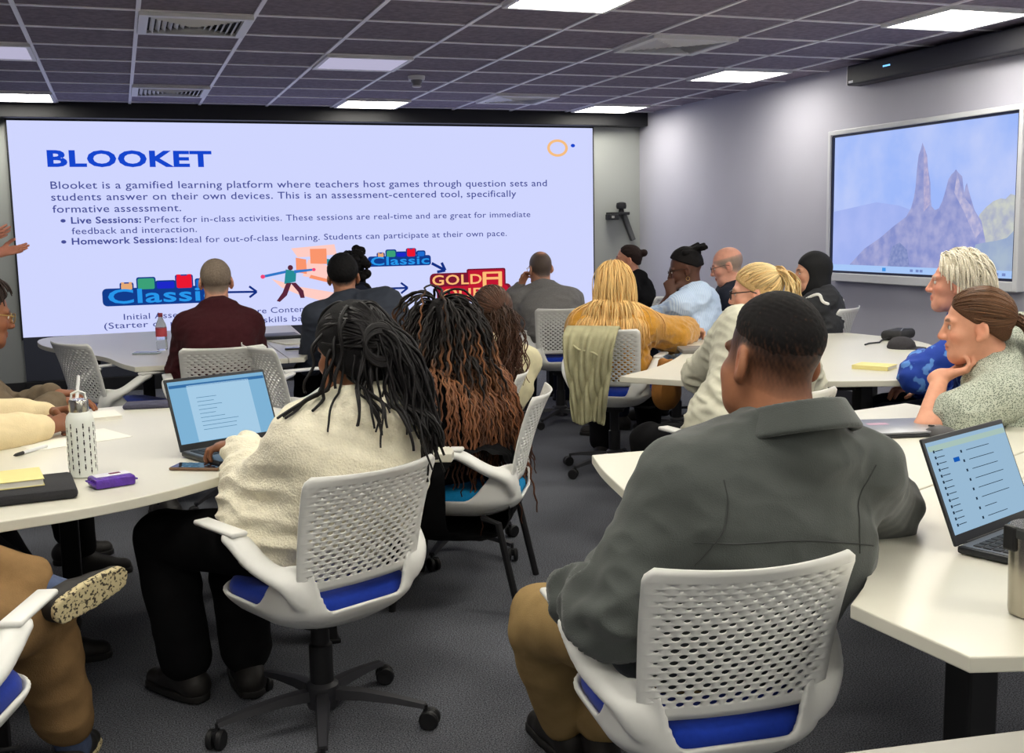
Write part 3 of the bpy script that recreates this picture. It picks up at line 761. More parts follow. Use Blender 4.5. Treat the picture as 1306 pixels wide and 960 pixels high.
table('white table on the right holding the open laptop and steel tumbler',
      [[(1.341, 3.061), (1.285, 2.87, 1), (1.235, 2.61), (1.42, 2.36, 1), (1.46, 2.095), (1.824, 2.249), (2.556, 2.565), (2.93, 2.73), (2.90, 3.0, 1), (2.84, 3.45), (2.30, 3.34), (1.60, 3.05)],
       [(1.47, 2.092), (1.455, 1.93, 1), (1.38, 1.76, 1), (1.234, 1.633), (1.254, 1.351), (1.34, 1.322), (2.3, 1.02), (2.78, 1.9, 1), (2.93, 2.72), (2.556, 2.557), (1.824, 2.241)]],
      [(1.66, 2.60), (2.6, 2.95), (2.45, 1.85), (1.49, 1.60)])
table('small strip of white table in front of the man in black t-shirt', [[(3.25, 7.08), (3.5, 6.98), (4.0, 7.25), (3.9, 7.72), (3.3, 7.78)]], [(3.4, 7.3), (3.85, 7.5)])
table('white table beyond the man in the grey hoodie', [[(2.45, 7.62), (2.62, 7.68), (2.78, 7.95, 1), (3.3, 8.2), (3.5, 8.25), (3.6, 8.9), (2.5, 9.0), (2.2, 8.4)]], [(2.6, 8.2), (3.4, 8.6)])
table('desk edge coloured in shade grey at the bottom right corner nearest the camera', [[(.55, 1.200), (1.157, 1.118), (1.9, 1.015), (1.8, .55), (.5, .70)]], [(.7, 1.0), (1.7, .8)], group=None, top=mat('laminate_in_shade', (150, 148, 140), .4)).name = 'desk'  # white desk in shade; the shade is put into its laminate colour
# ================================================================== PEOPLE
M_skin = mat('skin', (200, 150, 120), .52, noise=(45, .06), bump=(320, .12, .001), attr=True, spec=.35)
M_hair = mat('hair', (30, 28, 28), .5, attr=True, spec=.3)
M_hairm = mat('hair_matte', (30, 28, 28), .75, noise=(200, .25), bump=(900, .6, .002), attr=True, spec=.2)
def lin3(c): return np.array(lin(c)[:3])
LT, ARM = {}, {}
class Person:
    def __init__(s, label, hip, yaw, head, hyaw=None, hpitch=0, hroll=0, syaw=None, hs=1.0, sh=.185, wd=1.0, bend=.03, skin=(190, 140, 112),
                 arms=None, legs=None, res=.011, face=.005, hand=.005, hipz=.545, belly=0., hair_tint=None, scalp=None, bald=None, lip=None, group='people seated in the room', neckx=1.0, brow=None, beard=None, stature=1.0, flesh=0., ears=1.0):
        s.__dict__.update(locals()); del s.__dict__['s']
        s.hyaw = yaw if hyaw is None else hyaw; s.syaw = yaw if syaw is None else syaw
        s.pel = np.array([hip[0], hip[1], hipz]); s.H = np.array(head, float)
        s.Rh = rotm(s.hyaw, hpitch, hroll); s.Rp = rotm(yaw); s.Rs = rotm(s.syaw)
        nd = unit(s.H-s.pel)
        # neck base sits below and a little behind the head centre
        s.N = s.H-np.array([0, 0, .165*hs])-s.Rs[:, 1]*.045*hs - s.Rh[:, 1]*.015
        s.up = unit(s.N-s.pel); s.ln = np.linalg.norm(s.N-s.pel)
        s.S = {}
        for k, sg in (('L', -1), ('R', 1)):
            s.S[k] = s.N-s.up*.070+s.Rs[:, 0]*sg*sh-s.Rs[:, 1]*.005
        s.root = None
        s.arm = {}; s.leg = {}
        arms = arms or {}
        for k, sg in (('L', -1), ('R', 1)):
            a = dict(arms.get(k) or {})
            W = np.array(a.get('w', s.pel+s.Rp[:, 1]*.33+s.Rp[:, 0]*sg*.12+np.array([0, 0, .115])), float)
            hint = np.array(a.get('hint', s.Rs[:, 0]*sg*.8-s.Rs[:, 1]*.3+np.array([0, 0, -.7])), float)
            l1, l2 = .285*stature, .25*stature; D = W-s.S[k]; L_ = np.linalg.norm(D)
            if L_ > (l1+l2)*.985: q = L_/((l1+l2)*.985); l1 *= q; l2 *= q
            if q_dbg and L_ > .60: print('ARM LONG', label, k, round(L_, 3))
            u = D/L_; c = (l1*l1-l2*l2+L_*L_)/(2*L_); h = math.sqrt(max(l1*l1-c*c, 1e-6))
            hp = unit(hint-u*(hint@u)); E = s.S[k]+u*c+hp*h
            s.arm[k] = (s.S[k], E, W, unit(np.array(a.get('hd', W-E), float)), unit(np.array(a.get('hn', (0, 0, -1)), float)), a.get('pose', 'rest'), a.get('hide', False))
            g = (legs or {}).get(k) or {}
            J = s.pel+s.Rp[:, 0]*sg*.092-np.array([0, 0, .0])
            A = np.array(g.get('a', s.pel*np.array([1, 1, 0])+s.Rp[:, 1]*.46+s.Rp[:, 0]*sg*.13+np.array([0, 0, .085])), float)
            hint = np.array(g.get('hint', s.Rp[:, 1]*.7+s.Rp[:, 0]*sg*.10+np.array([0, 0, .75])), float)
            l1, l2 = .435*stature, .42*stature; D = A-J; L_ = np.linalg.norm(D)
            if L_ > (l1+l2)*.99: q = L_/((l1+l2)*.99); l1 *= q; l2 *= q
            u = D/L_; c = (l1*l1-l2*l2+L_*L_)/(2*L_); h = math.sqrt(max(l1*l1-c*c, 1e-6))
            hp = unit(hint-u*(hint@u)); K = J+u*c+hp*h
            s.leg[k] = (J, K, A, unit(np.array(g.get('toe', s.Rp[:, 1]+s.Rp[:, 0]*sg*.2), float)), g.get('sole', (0, 0, -1)))
    # ---- torso cross sections along the spine
    TT = np.array([-.25, -.18, -.05, .10, .30, .52, .72, .86, .95, 1.02, 1.10])
    TA = np.array([.06, .145, .178, .172, .155, .163, .176, .160, .112, .070, .055])
    TB = np.array([.05, .105, .128, .122, .112, .118, .118, .102, .082, .066, .055])
    def torso(s, off=0., hem=None):
        P0, up, ln = s.pel, s.up, s.ln
        ya, yb = math.radians(s.yaw), math.radians(s.syaw); wd, bl, bend = s.wd, s.belly, s.bend
        def fn(X, Y, Z):
            x, y, z = X-P0[0], Y-P0[1], Z-P0[2]
            tr = (x*up[0]+y*up[1]+z*up[2])/ln; t = np.clip(tr, -.25, 1.1)
            a = ya+(yb-ya)*np.clip(t, 0, 1); cs, sn = np.cos(a), np.sin(a)
            q = tr*ln; x, y, z = x-up[0]*q, y-up[1]*q, z-up[2]*q
            u = x*cs+y*sn; v = -x*sn+y*cs
            A = np.interp(t, s.TT, s.TA)*wd+off; B = np.interp(t, s.TT, s.TB)*(.6+.4*wd)+off
            bell = bl*np.exp(-((t-.22)/.22)**2)
            v = v+bend*4*np.clip(t, 0, 1)*(1-np.clip(t, 0, 1))
            v = np.where(v > 0, v*(B/(B+bell)), v)
            e = 2.5; k = (np.abs(u/A)**e+np.abs(v/B)**e)**(1/e)
            d = (k-1)*np.minimum(A, B)
            lo = -.25*ln if hem is None else hem
            return np.maximum(d, np.maximum(lo-q, q-1.1*ln))
        e = .26*max(wd, 1)+off+abs(bl); lo, hi = bbox_pts((P0-up*.25*ln, e), (s.N+up*.08, e)); return fn, lo, hi
    def torso_d(s, P, off=0.):
        fn, _, _ = s.torso(off); return fn(P[..., 0], P[..., 1], P[..., 2])
    def traps(s, off=0.):
        out = []
        for k in 'LR':
            out.append((p_cone(s.N+s.up*.015-s.Rs[:, 1]*.015, s.S[k]+s.up*.012, .050+off, .046+off), .05))
        return out
    def hp(s, p): return s.H+s.Rh @ (np.asarray(p, float)*s.hs)
    def head_prims(s, v):
        h, R, hs = s.H, s.Rh, s.hs
        E = lambda c, r, k=0: v.add(p_ell(s.hp(c), np.array(r)*hs, R), k*hs)
        Cn = lambda a, b, r1, r2, k=0: v.add(p_cone(s.hp(a), s.hp(b), r1*hs, r2*hs), k*hs)
        E((0, -.014, .034), (.0755, .096, .086)); E((0, .020, -.030), (.061, .072, .082), .03)
        Cn((-.034, .048, -.082), (.034, .048, -.082), .026, .026, .03); E((0, .066, -.096), (.026, .022, .022), .03)
        for sg in (-1, 1):
            E((sg*.043, .056, -.022), (.022, .026, .022), .02)
            Cn((sg*.012, .084, .026), (sg*.046, .074, .026), .0095, .009, .015)
            v.sub(p_ell(s.hp((sg*.031, .094, .006)), np.array((.019, .016, .0125))*hs, R), .012*hs)
            E((sg*.031, .074, .006), (.0138, .0138, .0125), .003)
        Cn((0, .086, .018), (0, .107, -.026), .0078, .0122, .010); Cn((-.012, .098, -.030), (.012, .098, -.030), .0085, .0085, .008)
        Cn((-.017, .082, -.056), (.017, .082, -.056), .0075, .0075, .007); E((0, .090, -.056), (.014, .0075, .006), .006); E((0, .088, -.068), (.018, .0085, .0075), .005)
        if s.flesh:
            for sg in (-1, 1): E((sg*.044, .028, -.048), (.030*s.flesh, .044, .048), .03)
        for sg in (-1, 1):
            M = R @ rotm(sg*(22+40*(s.ears-1)), 0, sg*-8) @ rotm(0, -12, 0)
            v.add(p_ell(s.hp((sg*.078, -.012, -.002)), np.array((.010, .021, .034))*hs*s.ears, M), .008*hs)
            v.sub(p_ell(s.hp((sg*.090, -.008, .000)), np.array((.008, .011, .020))*hs, M), .006*hs)
            E((sg*.077, -.002, -.032), (.008, .009, .010), .008)
        n0 = s.hp((0, -.022, -.050)); v.add(p_cone(n0, s.N-s.up*.01, .054*hs*s.neckx, .060*hs*s.neckx), .025)
    CURL = dict(rest=(14, 26, 16), flat=(4, 8, 6), type=(12, 42, 24), fist=(70, 88, 58), grip=(48, 58, 40), open=(0, 6, 6), loose=(28, 40, 26), chin=(22, 40, 30))
    def hand_prims(s, v, k):
        _, E, W, d, n, pose, hide = s.arm[k]
        if hide: return
        hz = .98*s.stature; n = unit(n-d*(n@d)); t = np.cross(d, n)*(1 if k == 'R' else -1); cu = np.radians(s.CURL[pose])
        v.add(p_cone(W-d*.02, W+d*.02, .027*hz, .026*hz, flat=(n, 1.25)), .02)
        offs = (.029, .010, -.010, -.028); kn = [W+d*(.088, .092, .087, .078)[i]*hz+t*offs[i]*hz for i in range(4)]
        for i in range(4): v.add(p_cone(W+d*.012+t*offs[i]*.55*hz, kn[i], .0145*hz, .0115*hz), .014)
        L4 = (.072, .080, .075, .058)
        for i in range(4):
            p = kn[i]; an = 0; rad = (.0092, .0094, .0090, .0080)[i]*hz
            sp = unit(d+t*(.10, .02, -.05, -.13)[i]*(1 if pose in ('open', 'flat', 'rest') else .4))
            for j, fr in enumerate((.44, .31, .25)):
                an += cu[j]*(1+.08*i); dd = sp*math.cos(an)+n*math.sin(an); e = p+dd*L4[i]*fr*hz
                v.add(p_cone(p, e, rad*(1-.08*j), rad*(.92-.08*j)), .004 if j else .007); p = e
        b = W+d*.028*hz+t*.022*hz+n*.006; m1 = b+unit(d*.6+t*.75+n*.25)*.040*hz
        bend = .9 if pose in ('fist', 'grip') else .35
        m2 = m1+unit(d*.85+t*.25+n*bend)*.030*hz; m3 = m2+unit(d*.9-t*.05+n*bend)*.024*hz
        v.add(p_cone(b, m1, .0150*hz, .0115*hz), .014); v.add(p_cone(m1, m2, .0108*hz, .0100*hz), .004); v.add(p_cone(m2, m3, .0098*hz, .0082*hz), .004)
    def limbs(s, v, off_a=0, off_l=0):
        for k in 'LR':
            S, E, W, *_ = s.arm[k]
            v.add(p_cone(S, E, .052+off_a, .041+off_a), .04); v.add(p_cone(E, W, .041+off_a, .027+off_a), .02)
            J, K, A, *_ = s.leg[k]
            v.add(p_cone(J, K, .082+off_l, .056+off_l), .05); v.add(p_cone(K, K*.7+A*.3, .056+off_l, .054+off_l), .02); v.add(p_cone(K*.7+A*.3, A, .054+off_l, .036+off_l), .02)
    def bounds(s, pad=.14):
        pts = [s.H, s.pel]+[q for k in 'LR' for q in (*s.arm[k][:3], *s.leg[k][:3])]+[s.arm[k][2]+s.arm[k][3]*.15 for k in 'LR']
        P = np.array(pts); return P.min(0)-pad, P.max(0)+pad
    def off(s): return np.array([s.hip[0], s.hip[1], 0.])
    def build_body(s):
        hs = s.hs; fine = [(s.H-.14*hs, s.H+.14*hs, s.face)]
        for k in 'LR':
            W, d = s.arm[k][2], s.arm[k][3]
            if s.arm[k][6]: continue
            c = W+d*.085; fine.append((c-.105, c+.105, s.hand))
        lo, hi = s.bounds(.18)
        v = Vol(lo, hi, s.res, fine)
        v.add(s.torso())
        for p, k in s.traps(): v.add(p, k)
        s.limbs(v)
        for k in 'LR':
            J, K, A, toe, sole = s.leg[k]; v.add(p_cone(A-toe*.015+np.array(sole)*.025, A+toe*.085+np.array(sole)*.04, .027, .018), .02)
        s.head_prims(v)
        for k in 'LR': s.hand_prims(v, k)
        V, F = v.mesh(); col = s.paint(V)
        o = new_mesh('person', V-s.off(), F, M_skin, col=col, loc=s.off())
        tag(o, s.label, 'person', s.group); s.root = o; s.BV, s.BF = V, F
        return o
    def paint(s, V):
        q = (V-s.H) @ s.Rh/s.hs; x, y, z = q.T; ax = np.abs(x)
        base = lin3(s.skin); col = np.tile(base, (len(V), 1)); near = np.linalg.norm(q, axis=1) < .2
        def mix(mask, c): col[:] = col*(1-mask[:, None])+np.asarray(c)*mask[:, None]
        sm = lambda d, a, b: np.clip((b-d)/(b-a), 0, 1)
        ruddy = base*np.array([1.12, .80, .76])
        mix(sm(np.sqrt(((ax-.045)/.024)**2+((z+.025)/.02)**2+((y-.07)/.03)**2), .4, 1.3)*.5*near, ruddy)
        mix(sm(np.sqrt((x/.02)**2+((z+.028)/.014)**2+((y-.11)/.02)**2), .4, 1.2)*.5*near, ruddy)
        mix(sm(np.sqrt(((ax-.082)/.012)**2+(y/.03)**2+(z/.04)**2), .6, 1.2)*.35*near, ruddy)
        lip = lin3(s.lip) if s.lip else base*np.array([.88, .55, .55])
        mix(sm(np.sqrt((x/.024)**2+((z+.062)/.0115)**2+((y-.092)/.02)**2), .75, 1.05)*near, lip)
        mix(sm(np.abs(z+.0615), .0008, .002)*(ax < .022)*(y > .07)*near*.7, base*.25)
        if s.beard: mix(sm(np.sqrt((x/.065)**2+((z+.082)/.05)**2+((y-.06)/.06)**2), .7, 1.1)*near*s.beard[1]*(1-sm(np.sqrt((x/.024)**2+((z+.062)/.0115)**2), .8, 1.1)), lin3(s.beard[0]))
        bc = lin3(s.brow) if s.brow else (lin3(s.hair_tint) if s.hair_tint else base*.25)
        mix(sm(np.sqrt(((ax-.032)/.021)**2+((z-.026-.004*(1-((ax-.034)/.02)**2))/.0055)**2+((y-.085)/.03)**2), .8, 1.1)*near*.85, bc)
        de = np.sqrt((ax-.031)**2+(y-.074)**2+(z-.006)**2)
        ew = (de < .0146)*(y > .080)*(np.abs(z-.006) < .0062)*(ax > .017)*(ax < .045)*near
        mix(ew*1., np.array([.62, .60, .57])); mix(ew*(np.hypot(ax-.031, z-.006) < .0062), np.array([.035, .02, .014]))
        mix(near*(de < .0185)*(y > .078)*(np.abs(z-.0128) < .0018)*1., base*.3)
        if s.scalp:  # closely cut hair: colour of the stubble on the scalp
            c, zlo, zhi, slope, zmax = s.scalp; bk = z-slope*np.clip(y+.075, 0, .17)
            f = np.clip((bk-zlo)/(zhi-zlo+1e-6), 0, 1)*near*sm(ax-.5*np.clip(z-.02, 0, .1), .070, .077)*(y < .075)*sm(z, zmax-.02, zmax+.01)
            if s.bald: f = f*(1-sm(np.linalg.norm(unit_rows(q-np.array([0, -.014, .034]))-unit(s.bald[0]), axis=1), s.bald[1]*.5, s.bald[1]*1.2))
            mix(np.clip(np.clip(f, 0, 1)**.42*(1.12+.25*wob(q, 700, 3)), 0, 1)*(f > 0), lin3(c))
        return col
    # ---- clothes
    def top(s, name, m, off=.018, sleeve='long', neck='crew', hem=-.115, puff=.0, folds=.006, ffreq=52, seed=1, res=None, armoff=None, cuff=True, hem_th=0, extra=None, label=None, nh=.05, cR=(.070, .066), cd=.005, sl=.75, waist_in=0):
        res = res or max(s.res*.8, .0065); lo, hi = s.bounds(.20); lo[2] = max(lo[2], s.pel[2]-.3)
        v = Vol(lo, hi, res)
        v.add(s.torso(off, hem))
        for p, k in s.traps(off): v.add(p, k)
        ao = off if armoff is None else armoff
        for k in 'LR':
            S, E, W, *_ = s.arm[k]
            if sleeve == 'long':
                e = W-unit(W-E)*.012
                v.add(p_cone(S, E, .055+ao, .044+ao+puff), .045); v.add(p_cone(E, E*.25+e*.75, .044+ao+puff, .033+ao+puff*.8), .025); v.add(p_cone(E*.25+e*.75, e, .033+ao+puff*.7, .027+ao*.75), .01)
                if cuff: v.add(p_cone(E*.12+e*.88, e, .0285+ao*.8, .0275+ao*.8), .006)
            elif sleeve == 'short':
                e = S*(1-sl)+E*sl; v.add(p_cone(S, e, .055+ao, .052+ao+puff), .045)
            elif sleeve == 'half':
                e = E*.75+W*.25; v.add(p_cone(S, E, .055+ao, .046+ao+puff), .045); v.add(p_cone(E, e, .046+ao, .044+ao), .02)
        nz = s.N+s.up*.004
        ax = unit(s.hp((0, -.02, -.05))-s.N)
        if neck == 'crew': v.add(p_ring(nz-ax*.010, ax, .062, .060, .014, .010, sy=1.05, fwd=s.Rs[:, 1]), .015)
        elif neck == 'collar': v.add(p_ring(nz-ax*cd, ax, cR[0], cR[1], nh, .0075, sy=1.08, fwd=s.Rs[:, 1]), .014)
        elif neck == 'hood':
            v.add(p_ring(nz-ax*.012, ax, .078, .080, .02, .020, sy=1.12, fwd=s.Rs[:, 1]), .02)
            b = s.N-s.Rs[:, 1]*.095-s.up*.05
            for sg in (-1, 1): v.add(p_cone(b+s.Rs[:, 0]*sg*.02-s.up*.06, s.N+s.Rs[:, 0]*sg*.075-s.Rs[:, 1]*.02, .034, .026), .008)
            v.add(p_ell(b-s.up*.03-s.Rs[:, 1]*.02, (.085, .04, .085), s.Rs), .010)
        elif neck == 'turtle': v.add(p_ring(nz-ax*.005, ax, .064, .060, .055, .009, fwd=s.Rs[:, 1]), .012)
        if extra: extra(v)
        V, F = v.mesh(); V = vsmooth(V, F, 1, .4)
        if folds:
            N = vnormals(V, F); st = (1, 1, 1.8)
            f = wob(V, ffreq, seed, 6, st); g = wob(V, ffreq*2.3, seed+5, 6, st)
            # gathers near the elbows, armpits and waist
            wgt = np.full(len(V), .35)
            for k in 'LR':
                S, E, W, *_ = s.arm[k]
                if sleeve == 'long': wgt += .9*np.exp(-(np.linalg.norm(V-E, axis=1)/.09)**2)
                arm_pit = S-s.up*.09; wgt += .8*np.exp(-(np.linalg.norm(V-arm_pit, axis=1)/.09)**2)
            q = (V-s.pel) @ s.up; wgt += 1.1*np.exp(-((q-.06)/.11)**2)
            V = V+N*((1-np.abs(f)*2.0)*folds*wgt+g*folds*.35*wgt)[:, None]
        o = new_mesh(name, V-s.off(), F, m, s.root)
        if label: o['label'] = label
        s.last = (V, F); return o
    def trousers(s, m, off=.016, name='trousers', hi_t=.10, ankle=.05, folds=.005, seed=3, flare=0., res=None):
        res = res or s.res; lo, hi = s.bounds(.2); hi[2] = s.pel[2]+.3
        v = Vol(lo, hi, res)
        fn, l_, h_ = s.torso(off); v.add((lambda X, Y, Z: np.maximum(fn(X, Y, Z), (X-s.pel[0])*s.up[0]+(Y-s.pel[1])*s.up[1]+(Z-s.pel[2])*s.up[2]-hi_t*s.ln), l_, np.minimum(h_, s.pel+.26)))
        for k in 'LR':
            J, K, A, *_ = s.leg[k]; e = A+unit(K-A)*ankle
            v.add(p_cone(J, K, .084+off, .060+off), .05); v.add(p_cone(K, K*.6+e*.4, .060+off, .056+off+flare*.4), .02); v.add(p_cone(K*.6+e*.4, e, .056+off+flare*.4, .040+off+flare), .02)
        V, F = v.mesh()
        if folds:
            N = vnormals(V, F); w_ = np.full(len(V), .4)
            for k in 'LR':
                J, K, A, *_ = s.leg[k]; w_ += np.exp(-(np.linalg.norm(V-K, axis=1)/.12)**2)+.8*np.exp(-(np.linalg.norm(V-A, axis=1)/.12)**2)
            V = V+N*((1-2*np.abs(wob(V, 30, seed, 6, (1, 1, 1.5))))*folds*w_)[:, None]
        return new_mesh(name, V-s.off(), F, m, s.root)
    def shoes(s, m, m_sole, keys='LR', res=.006, kind='shoe', fs=1.0):
        for k in keys:
            J, K, A, toe, sole = s.leg[k]; sole = unit(sole); toe = unit(toe-sole*(toe@sole)); lat = np.cross(toe, -sole); M = np.stack([lat, toe, -sole], 1)
            g = A+sole*.085
            lo, hi = bbox_pts((A, .22)); v = Vol(lo, hi, res)
            pt = lambda x, y, z: g+M @ np.array([x, y, z])*fs; M_ = M; 
            v.add(p_cone(pt(0, -.035, .052), pt(0, .0, .085), .040*fs, .042*fs)); v.add(p_cone(pt(0, -.03, .040), pt(0, .155, .030), .040*fs, .036*fs, flat=(M[:, 2], 1.1)), .03); v.add(p_cone(pt(0, .09, .045), pt(0, .02, .075), .034*fs, .036*fs), .03)
            v.clip(lambda X, Y, Z: (.016-((X-g[0])*M[0, 2]+(Y-g[1])*M[1, 2]+(Z-g[2])*M[2, 2])))
            V, F = v.mesh(); o = new_mesh(kind, V-s.off(), F, m, s.root)
            v = Vol(lo, hi, res*.9)
            def sl(X, Y, Z):
                x, y, z = X-g[0], Y-g[1], Z-g[2]; a = x*M[0, 0]+y*M[1, 0]+z*M[2, 0]; b = x*M[0, 1]+y*M[1, 1]+z*M[2, 1]; c = x*M[0, 2]+y*M[1, 2]+z*M[2, 2]
                a, b, c = a/fs, b/fs, c/fs; t = np.clip((b+.035)/.19, 0, 1); r = np.hypot(a, b+.035-t*.19)-(.041+.006*np.sin(t*3.3)); return np.maximum(r, np.maximum(c-.024, -c))
            v.add((sl, g-.22, g+.22)); V, F = v.mesh(); new_mesh('sole', V-s.off(), F, m_sole, o)
    # ---- hair
    def scalp_pt(s, U, lift=1.0):
        """unit vectors in head space -> points on the scalp"""
        return s.H+((np.array([0, -.014, .034])+U*np.array([.0755, .096, .086])*lift)*s.hs) @ s.Rh.T
    def roots(s, n, seed=0, front=.06, low=-.05, slope=.95):
        r = np.random.default_rng(seed); out = []
        while len(out) < n:
            u = unit(r.normal(size=3)); q = np.array([0, -.014, .034])+u*np.array([.0755, .096, .086])
            if q[2] > low+slope*np.clip(q[1]+.075, 0, .2) and q[1] < front+.03: out.append(u)
        return np.array(out)
    def hair_cap(s, col, off=.012, k0=-.075, slope=.95, amp=.003, freq=160, seed=2, m=None, res=.005, extra=None, stretch=(1, 1, 1), name='hair', top=0., cvar=.12, front=.092, taper=None, blend=False):
        h, R, hs = s.H, s.Rh, s.hs; v = Vol(h-.27*hs, h+.27*hs, res)
        v.add(p_ell(s.hp((0, -.014, .034)), (np.array((.0755, .096, .086))+off+np.array([0, 0, top]))*hs, R))
        v.add(p_ell(s.hp((0, -.045, -.03)), (np.array((.058, .05, .055))+off*.8)*hs, R), .03*hs)
        def cut(X, Y, Z):
            x, y, z = X-h[0], Y-h[1], Z-h[2]
            yy = (x*R[0, 1]+y*R[1, 1]+z*R[2, 1])/hs; zz = (x*R[0, 2]+y*R[1, 2]+z*R[2, 2])/hs
            d1 = (k0+slope*np.clip(yy+.075, 0, .3)-zz)*.72
            return np.maximum(d1, yy-front)*hs
        if taper:
            v.d[:] = 9.; c0 = s.hp((0, -.014, .034)); rad_ = np.array((.0755, .096, .086))*hs
            def fn(X, Y, Z):
                x, y, z = X-h[0], Y-h[1], Z-h[2]
                q = [(x*R[0, i]+y*R[1, i]+z*R[2, i]) for i in range(3)]
                bk = q[2]/hs-taper[2]*np.clip(q[1]/hs+.075, 0, .17); f = np.clip((bk-taper[0])/(taper[1]-taper[0]), 0, 1); f = f*f*(3-2*f)
                g = np.clip((front-q[1]/hs)/.02, 0, 1); f = f*g
                o2 = (off*f-.006*(1-f))*hs; q[2] = q[2]-.034*hs; q[1] = q[1]+.014*hs
                k = np.sqrt((q[0]/(rad_[0]+o2))**2+(q[1]/(rad_[1]+o2))**2+(q[2]/(rad_[2]+o2+top*hs*f))**2)
                return (k-1)*.08*hs
            v.add((fn, h-.2, h+.2))
        else: v.clip(cut, .012*hs)
        if extra: extra(v)
        V, F = v.mesh(); V = vsmooth(V, F, 1, .4); N = vnormals(V, F)
        q = (V-h) @ R/hs
        V = V+N*(amp*wob(q, freq, seed, 8, stretch))[:, None]
        c = lin3(col)*(1+cvar*wob(q, freq*1.3, seed+3, 8, stretch)[:, None]); c = np.clip(c, 0, 1)
        if blend:
            _, zlo, zhi, slope, _z = s.scalp; f = np.clip((q[:, 2]-slope*np.clip(q[:, 1]+.075, 0, .17)-zlo)/(zhi-zlo), 0, 1)**.42
            f = np.clip(f*(1.12+.25*wob(q, 700, 3)), 0, 1)[:, None]; c = c*f+lin3(s.skin)*(1-f)
        return new_mesh(name, V-s.off(), F, m or M_hairm, s.root, col=c)
    def strands(s, P, rad, ramp, name='hair_strands', sides=5, taper=.5, var=.25, seed=4, m=None):
        n, mm, _ = P.shape; r = np.random.default_rng(seed); t = np.linspace(0, 1, mm)
        R = rad*(1-(1-taper)*t**3)[None]*(1+.2*r.normal(size=(n, 1)).clip(-1, 1))
        V, F = tubes(P, R, sides)
        ts = np.array([a for a, _ in ramp]); cs = np.array([lin3(c) for _, c in ramp])
        jit = r.normal(size=(n, 1))*.06; tt = np.clip(t[None]+jit, 0, 1)
        col = np.stack([np.interp(tt, ts, cs[:, i]) for i in range(3)], -1)*(1+var*r.normal(size=(n, 1, 1)).clip(-1.5, 1.5))
        col = np.repeat(col.reshape(-1, 3), sides, 0).clip(0, 1)
        return new_mesh(name, V-s.off(), F, m or M_hair, s.root, col=col)
    def fall(s, U, length, steps=26, out=.6, grav=1.0, back=.0, wave=.0, wf=9, seed=0, bodyoff=.035, headoff=1.10, side=0., spread=0., lift=1.02, hor=.8, tuck=0., start=None, target=None, pull=0., droop=1.):
        """hair falling from the scalp, pushed off the head and the body"""
        r = np.random.default_rng(seed); n = len(U)
        P = s.scalp_pt(U, lift) if start is None else start.copy()
        Uw = U @ s.Rh.T; hor_ = Uw*np.array([1, 1, 0]); hor_ /= np.linalg.norm(hor_, axis=1, keepdims=True)+.05
        D = Uw*out*.35+hor_*hor+np.array([0, 0, -1.])*(1-np.clip(Uw[:, 2:], 0, 1))*.8-s.Rh[:, 1]*(back+1.3*np.clip(U[:, 1:2], 0, 1))+s.Rh[:, 0]*side
        if start is not None: D = Uw*out+s.Rh[:, 0]*side
        D = D/np.linalg.norm(D, axis=1, keepdims=True)
        Ls = np.broadcast_to(np.asarray(length, float), (n,))*(1+.12*r.normal(size=n)); st = (Ls/steps)[:, None]
        path = [P.copy()]; ph = r.random((n, 2))*6.28; wdir = r.normal(size=(n, 3)); extra_ = r.random(n)*.022
        for j in range(steps):
            g = np.array([0, 0, -1.])*grav*.22*droop
            D = D+g+s.Rs[:, 0]*(U[:, :1]*spread*.05)+r.normal(size=(n, 3))*.02
            if tuck: D = D-(P-s.N)*np.array([1, 1, 0])*tuck
            if target is not None: D = D+unit_rows(target-P)*pull
            D /= np.linalg.norm(D, axis=1, keepdims=True)
            P = P+D*st
            q = (P-s.H) @ s.Rh/s.hs; e = (q-np.array([0, -.014, .034]))/np.array([.0755, .096, .088]); L_ = np.linalg.norm(e, axis=1)
            lim = headoff+extra_*4; m_ = L_ < lim
            if m_.any():
                e2 = e[m_]/L_[m_][:, None]*lim[m_][:, None]; P[m_] = s.H+((e2*np.array([.0755, .096, .088])+np.array([0, -.014, .034]))*s.hs) @ s.Rh.T
            # neck
            for _ in range(2):
                d = s.body_d(P)-bodyoff-extra_; m_ = d < 0
                if m_.any():
                    eps = .01; Q = P[m_]; G = np.stack([s.body_d(Q+np.eye(3)[i]*eps)-s.body_d(Q-np.eye(3)[i]*eps) for i in range(3)], 1); G /= np.linalg.norm(G, axis=1, keepdims=True)+1e-9
                    P[m_] = Q-G*d[m_][:, None]
            D2 = P-path[-1]; D = D*.4+.6*D2/(np.linalg.norm(D2, axis=1, keepdims=True)+1e-9)
            path.append(P.copy())
        P = np.stack(path, 1)
        if wave:
            t = np.linspace(0, 1, steps+1)[None]
            amp = wave*np.minimum(t*4, 1)
            a = np.sin(ph[:, :1]+t*wf*6.28*(.8+.4*r.random((n, 1))))*amp; b = np.cos(ph[:, 1:]+t*wf*5.1)*amp
            ex = s.Rs[:, 0]; P = P+a[..., None]*ex+b[..., None]*s.Rs[:, 1]*.5
        return P
    def body_d(s, P):
        d = s.torso_d(P)
        for k in 'LR':
            for (a, b, r1, r2) in ((s.N+s.up*.015-s.Rs[:, 1]*.015, s.S[k]+s.up*.012, .05, .046), (s.arm[k][0], s.arm[k][1], .055, .045)):
                ba = b-a; t = np.clip(((P-a) @ ba)/(ba @ ba), 0, 1); q = P-a-t[..., None]*ba
                d = np.minimum(d, np.linalg.norm(q, axis=-1)-(r1+(r2-r1)*t))
        return d
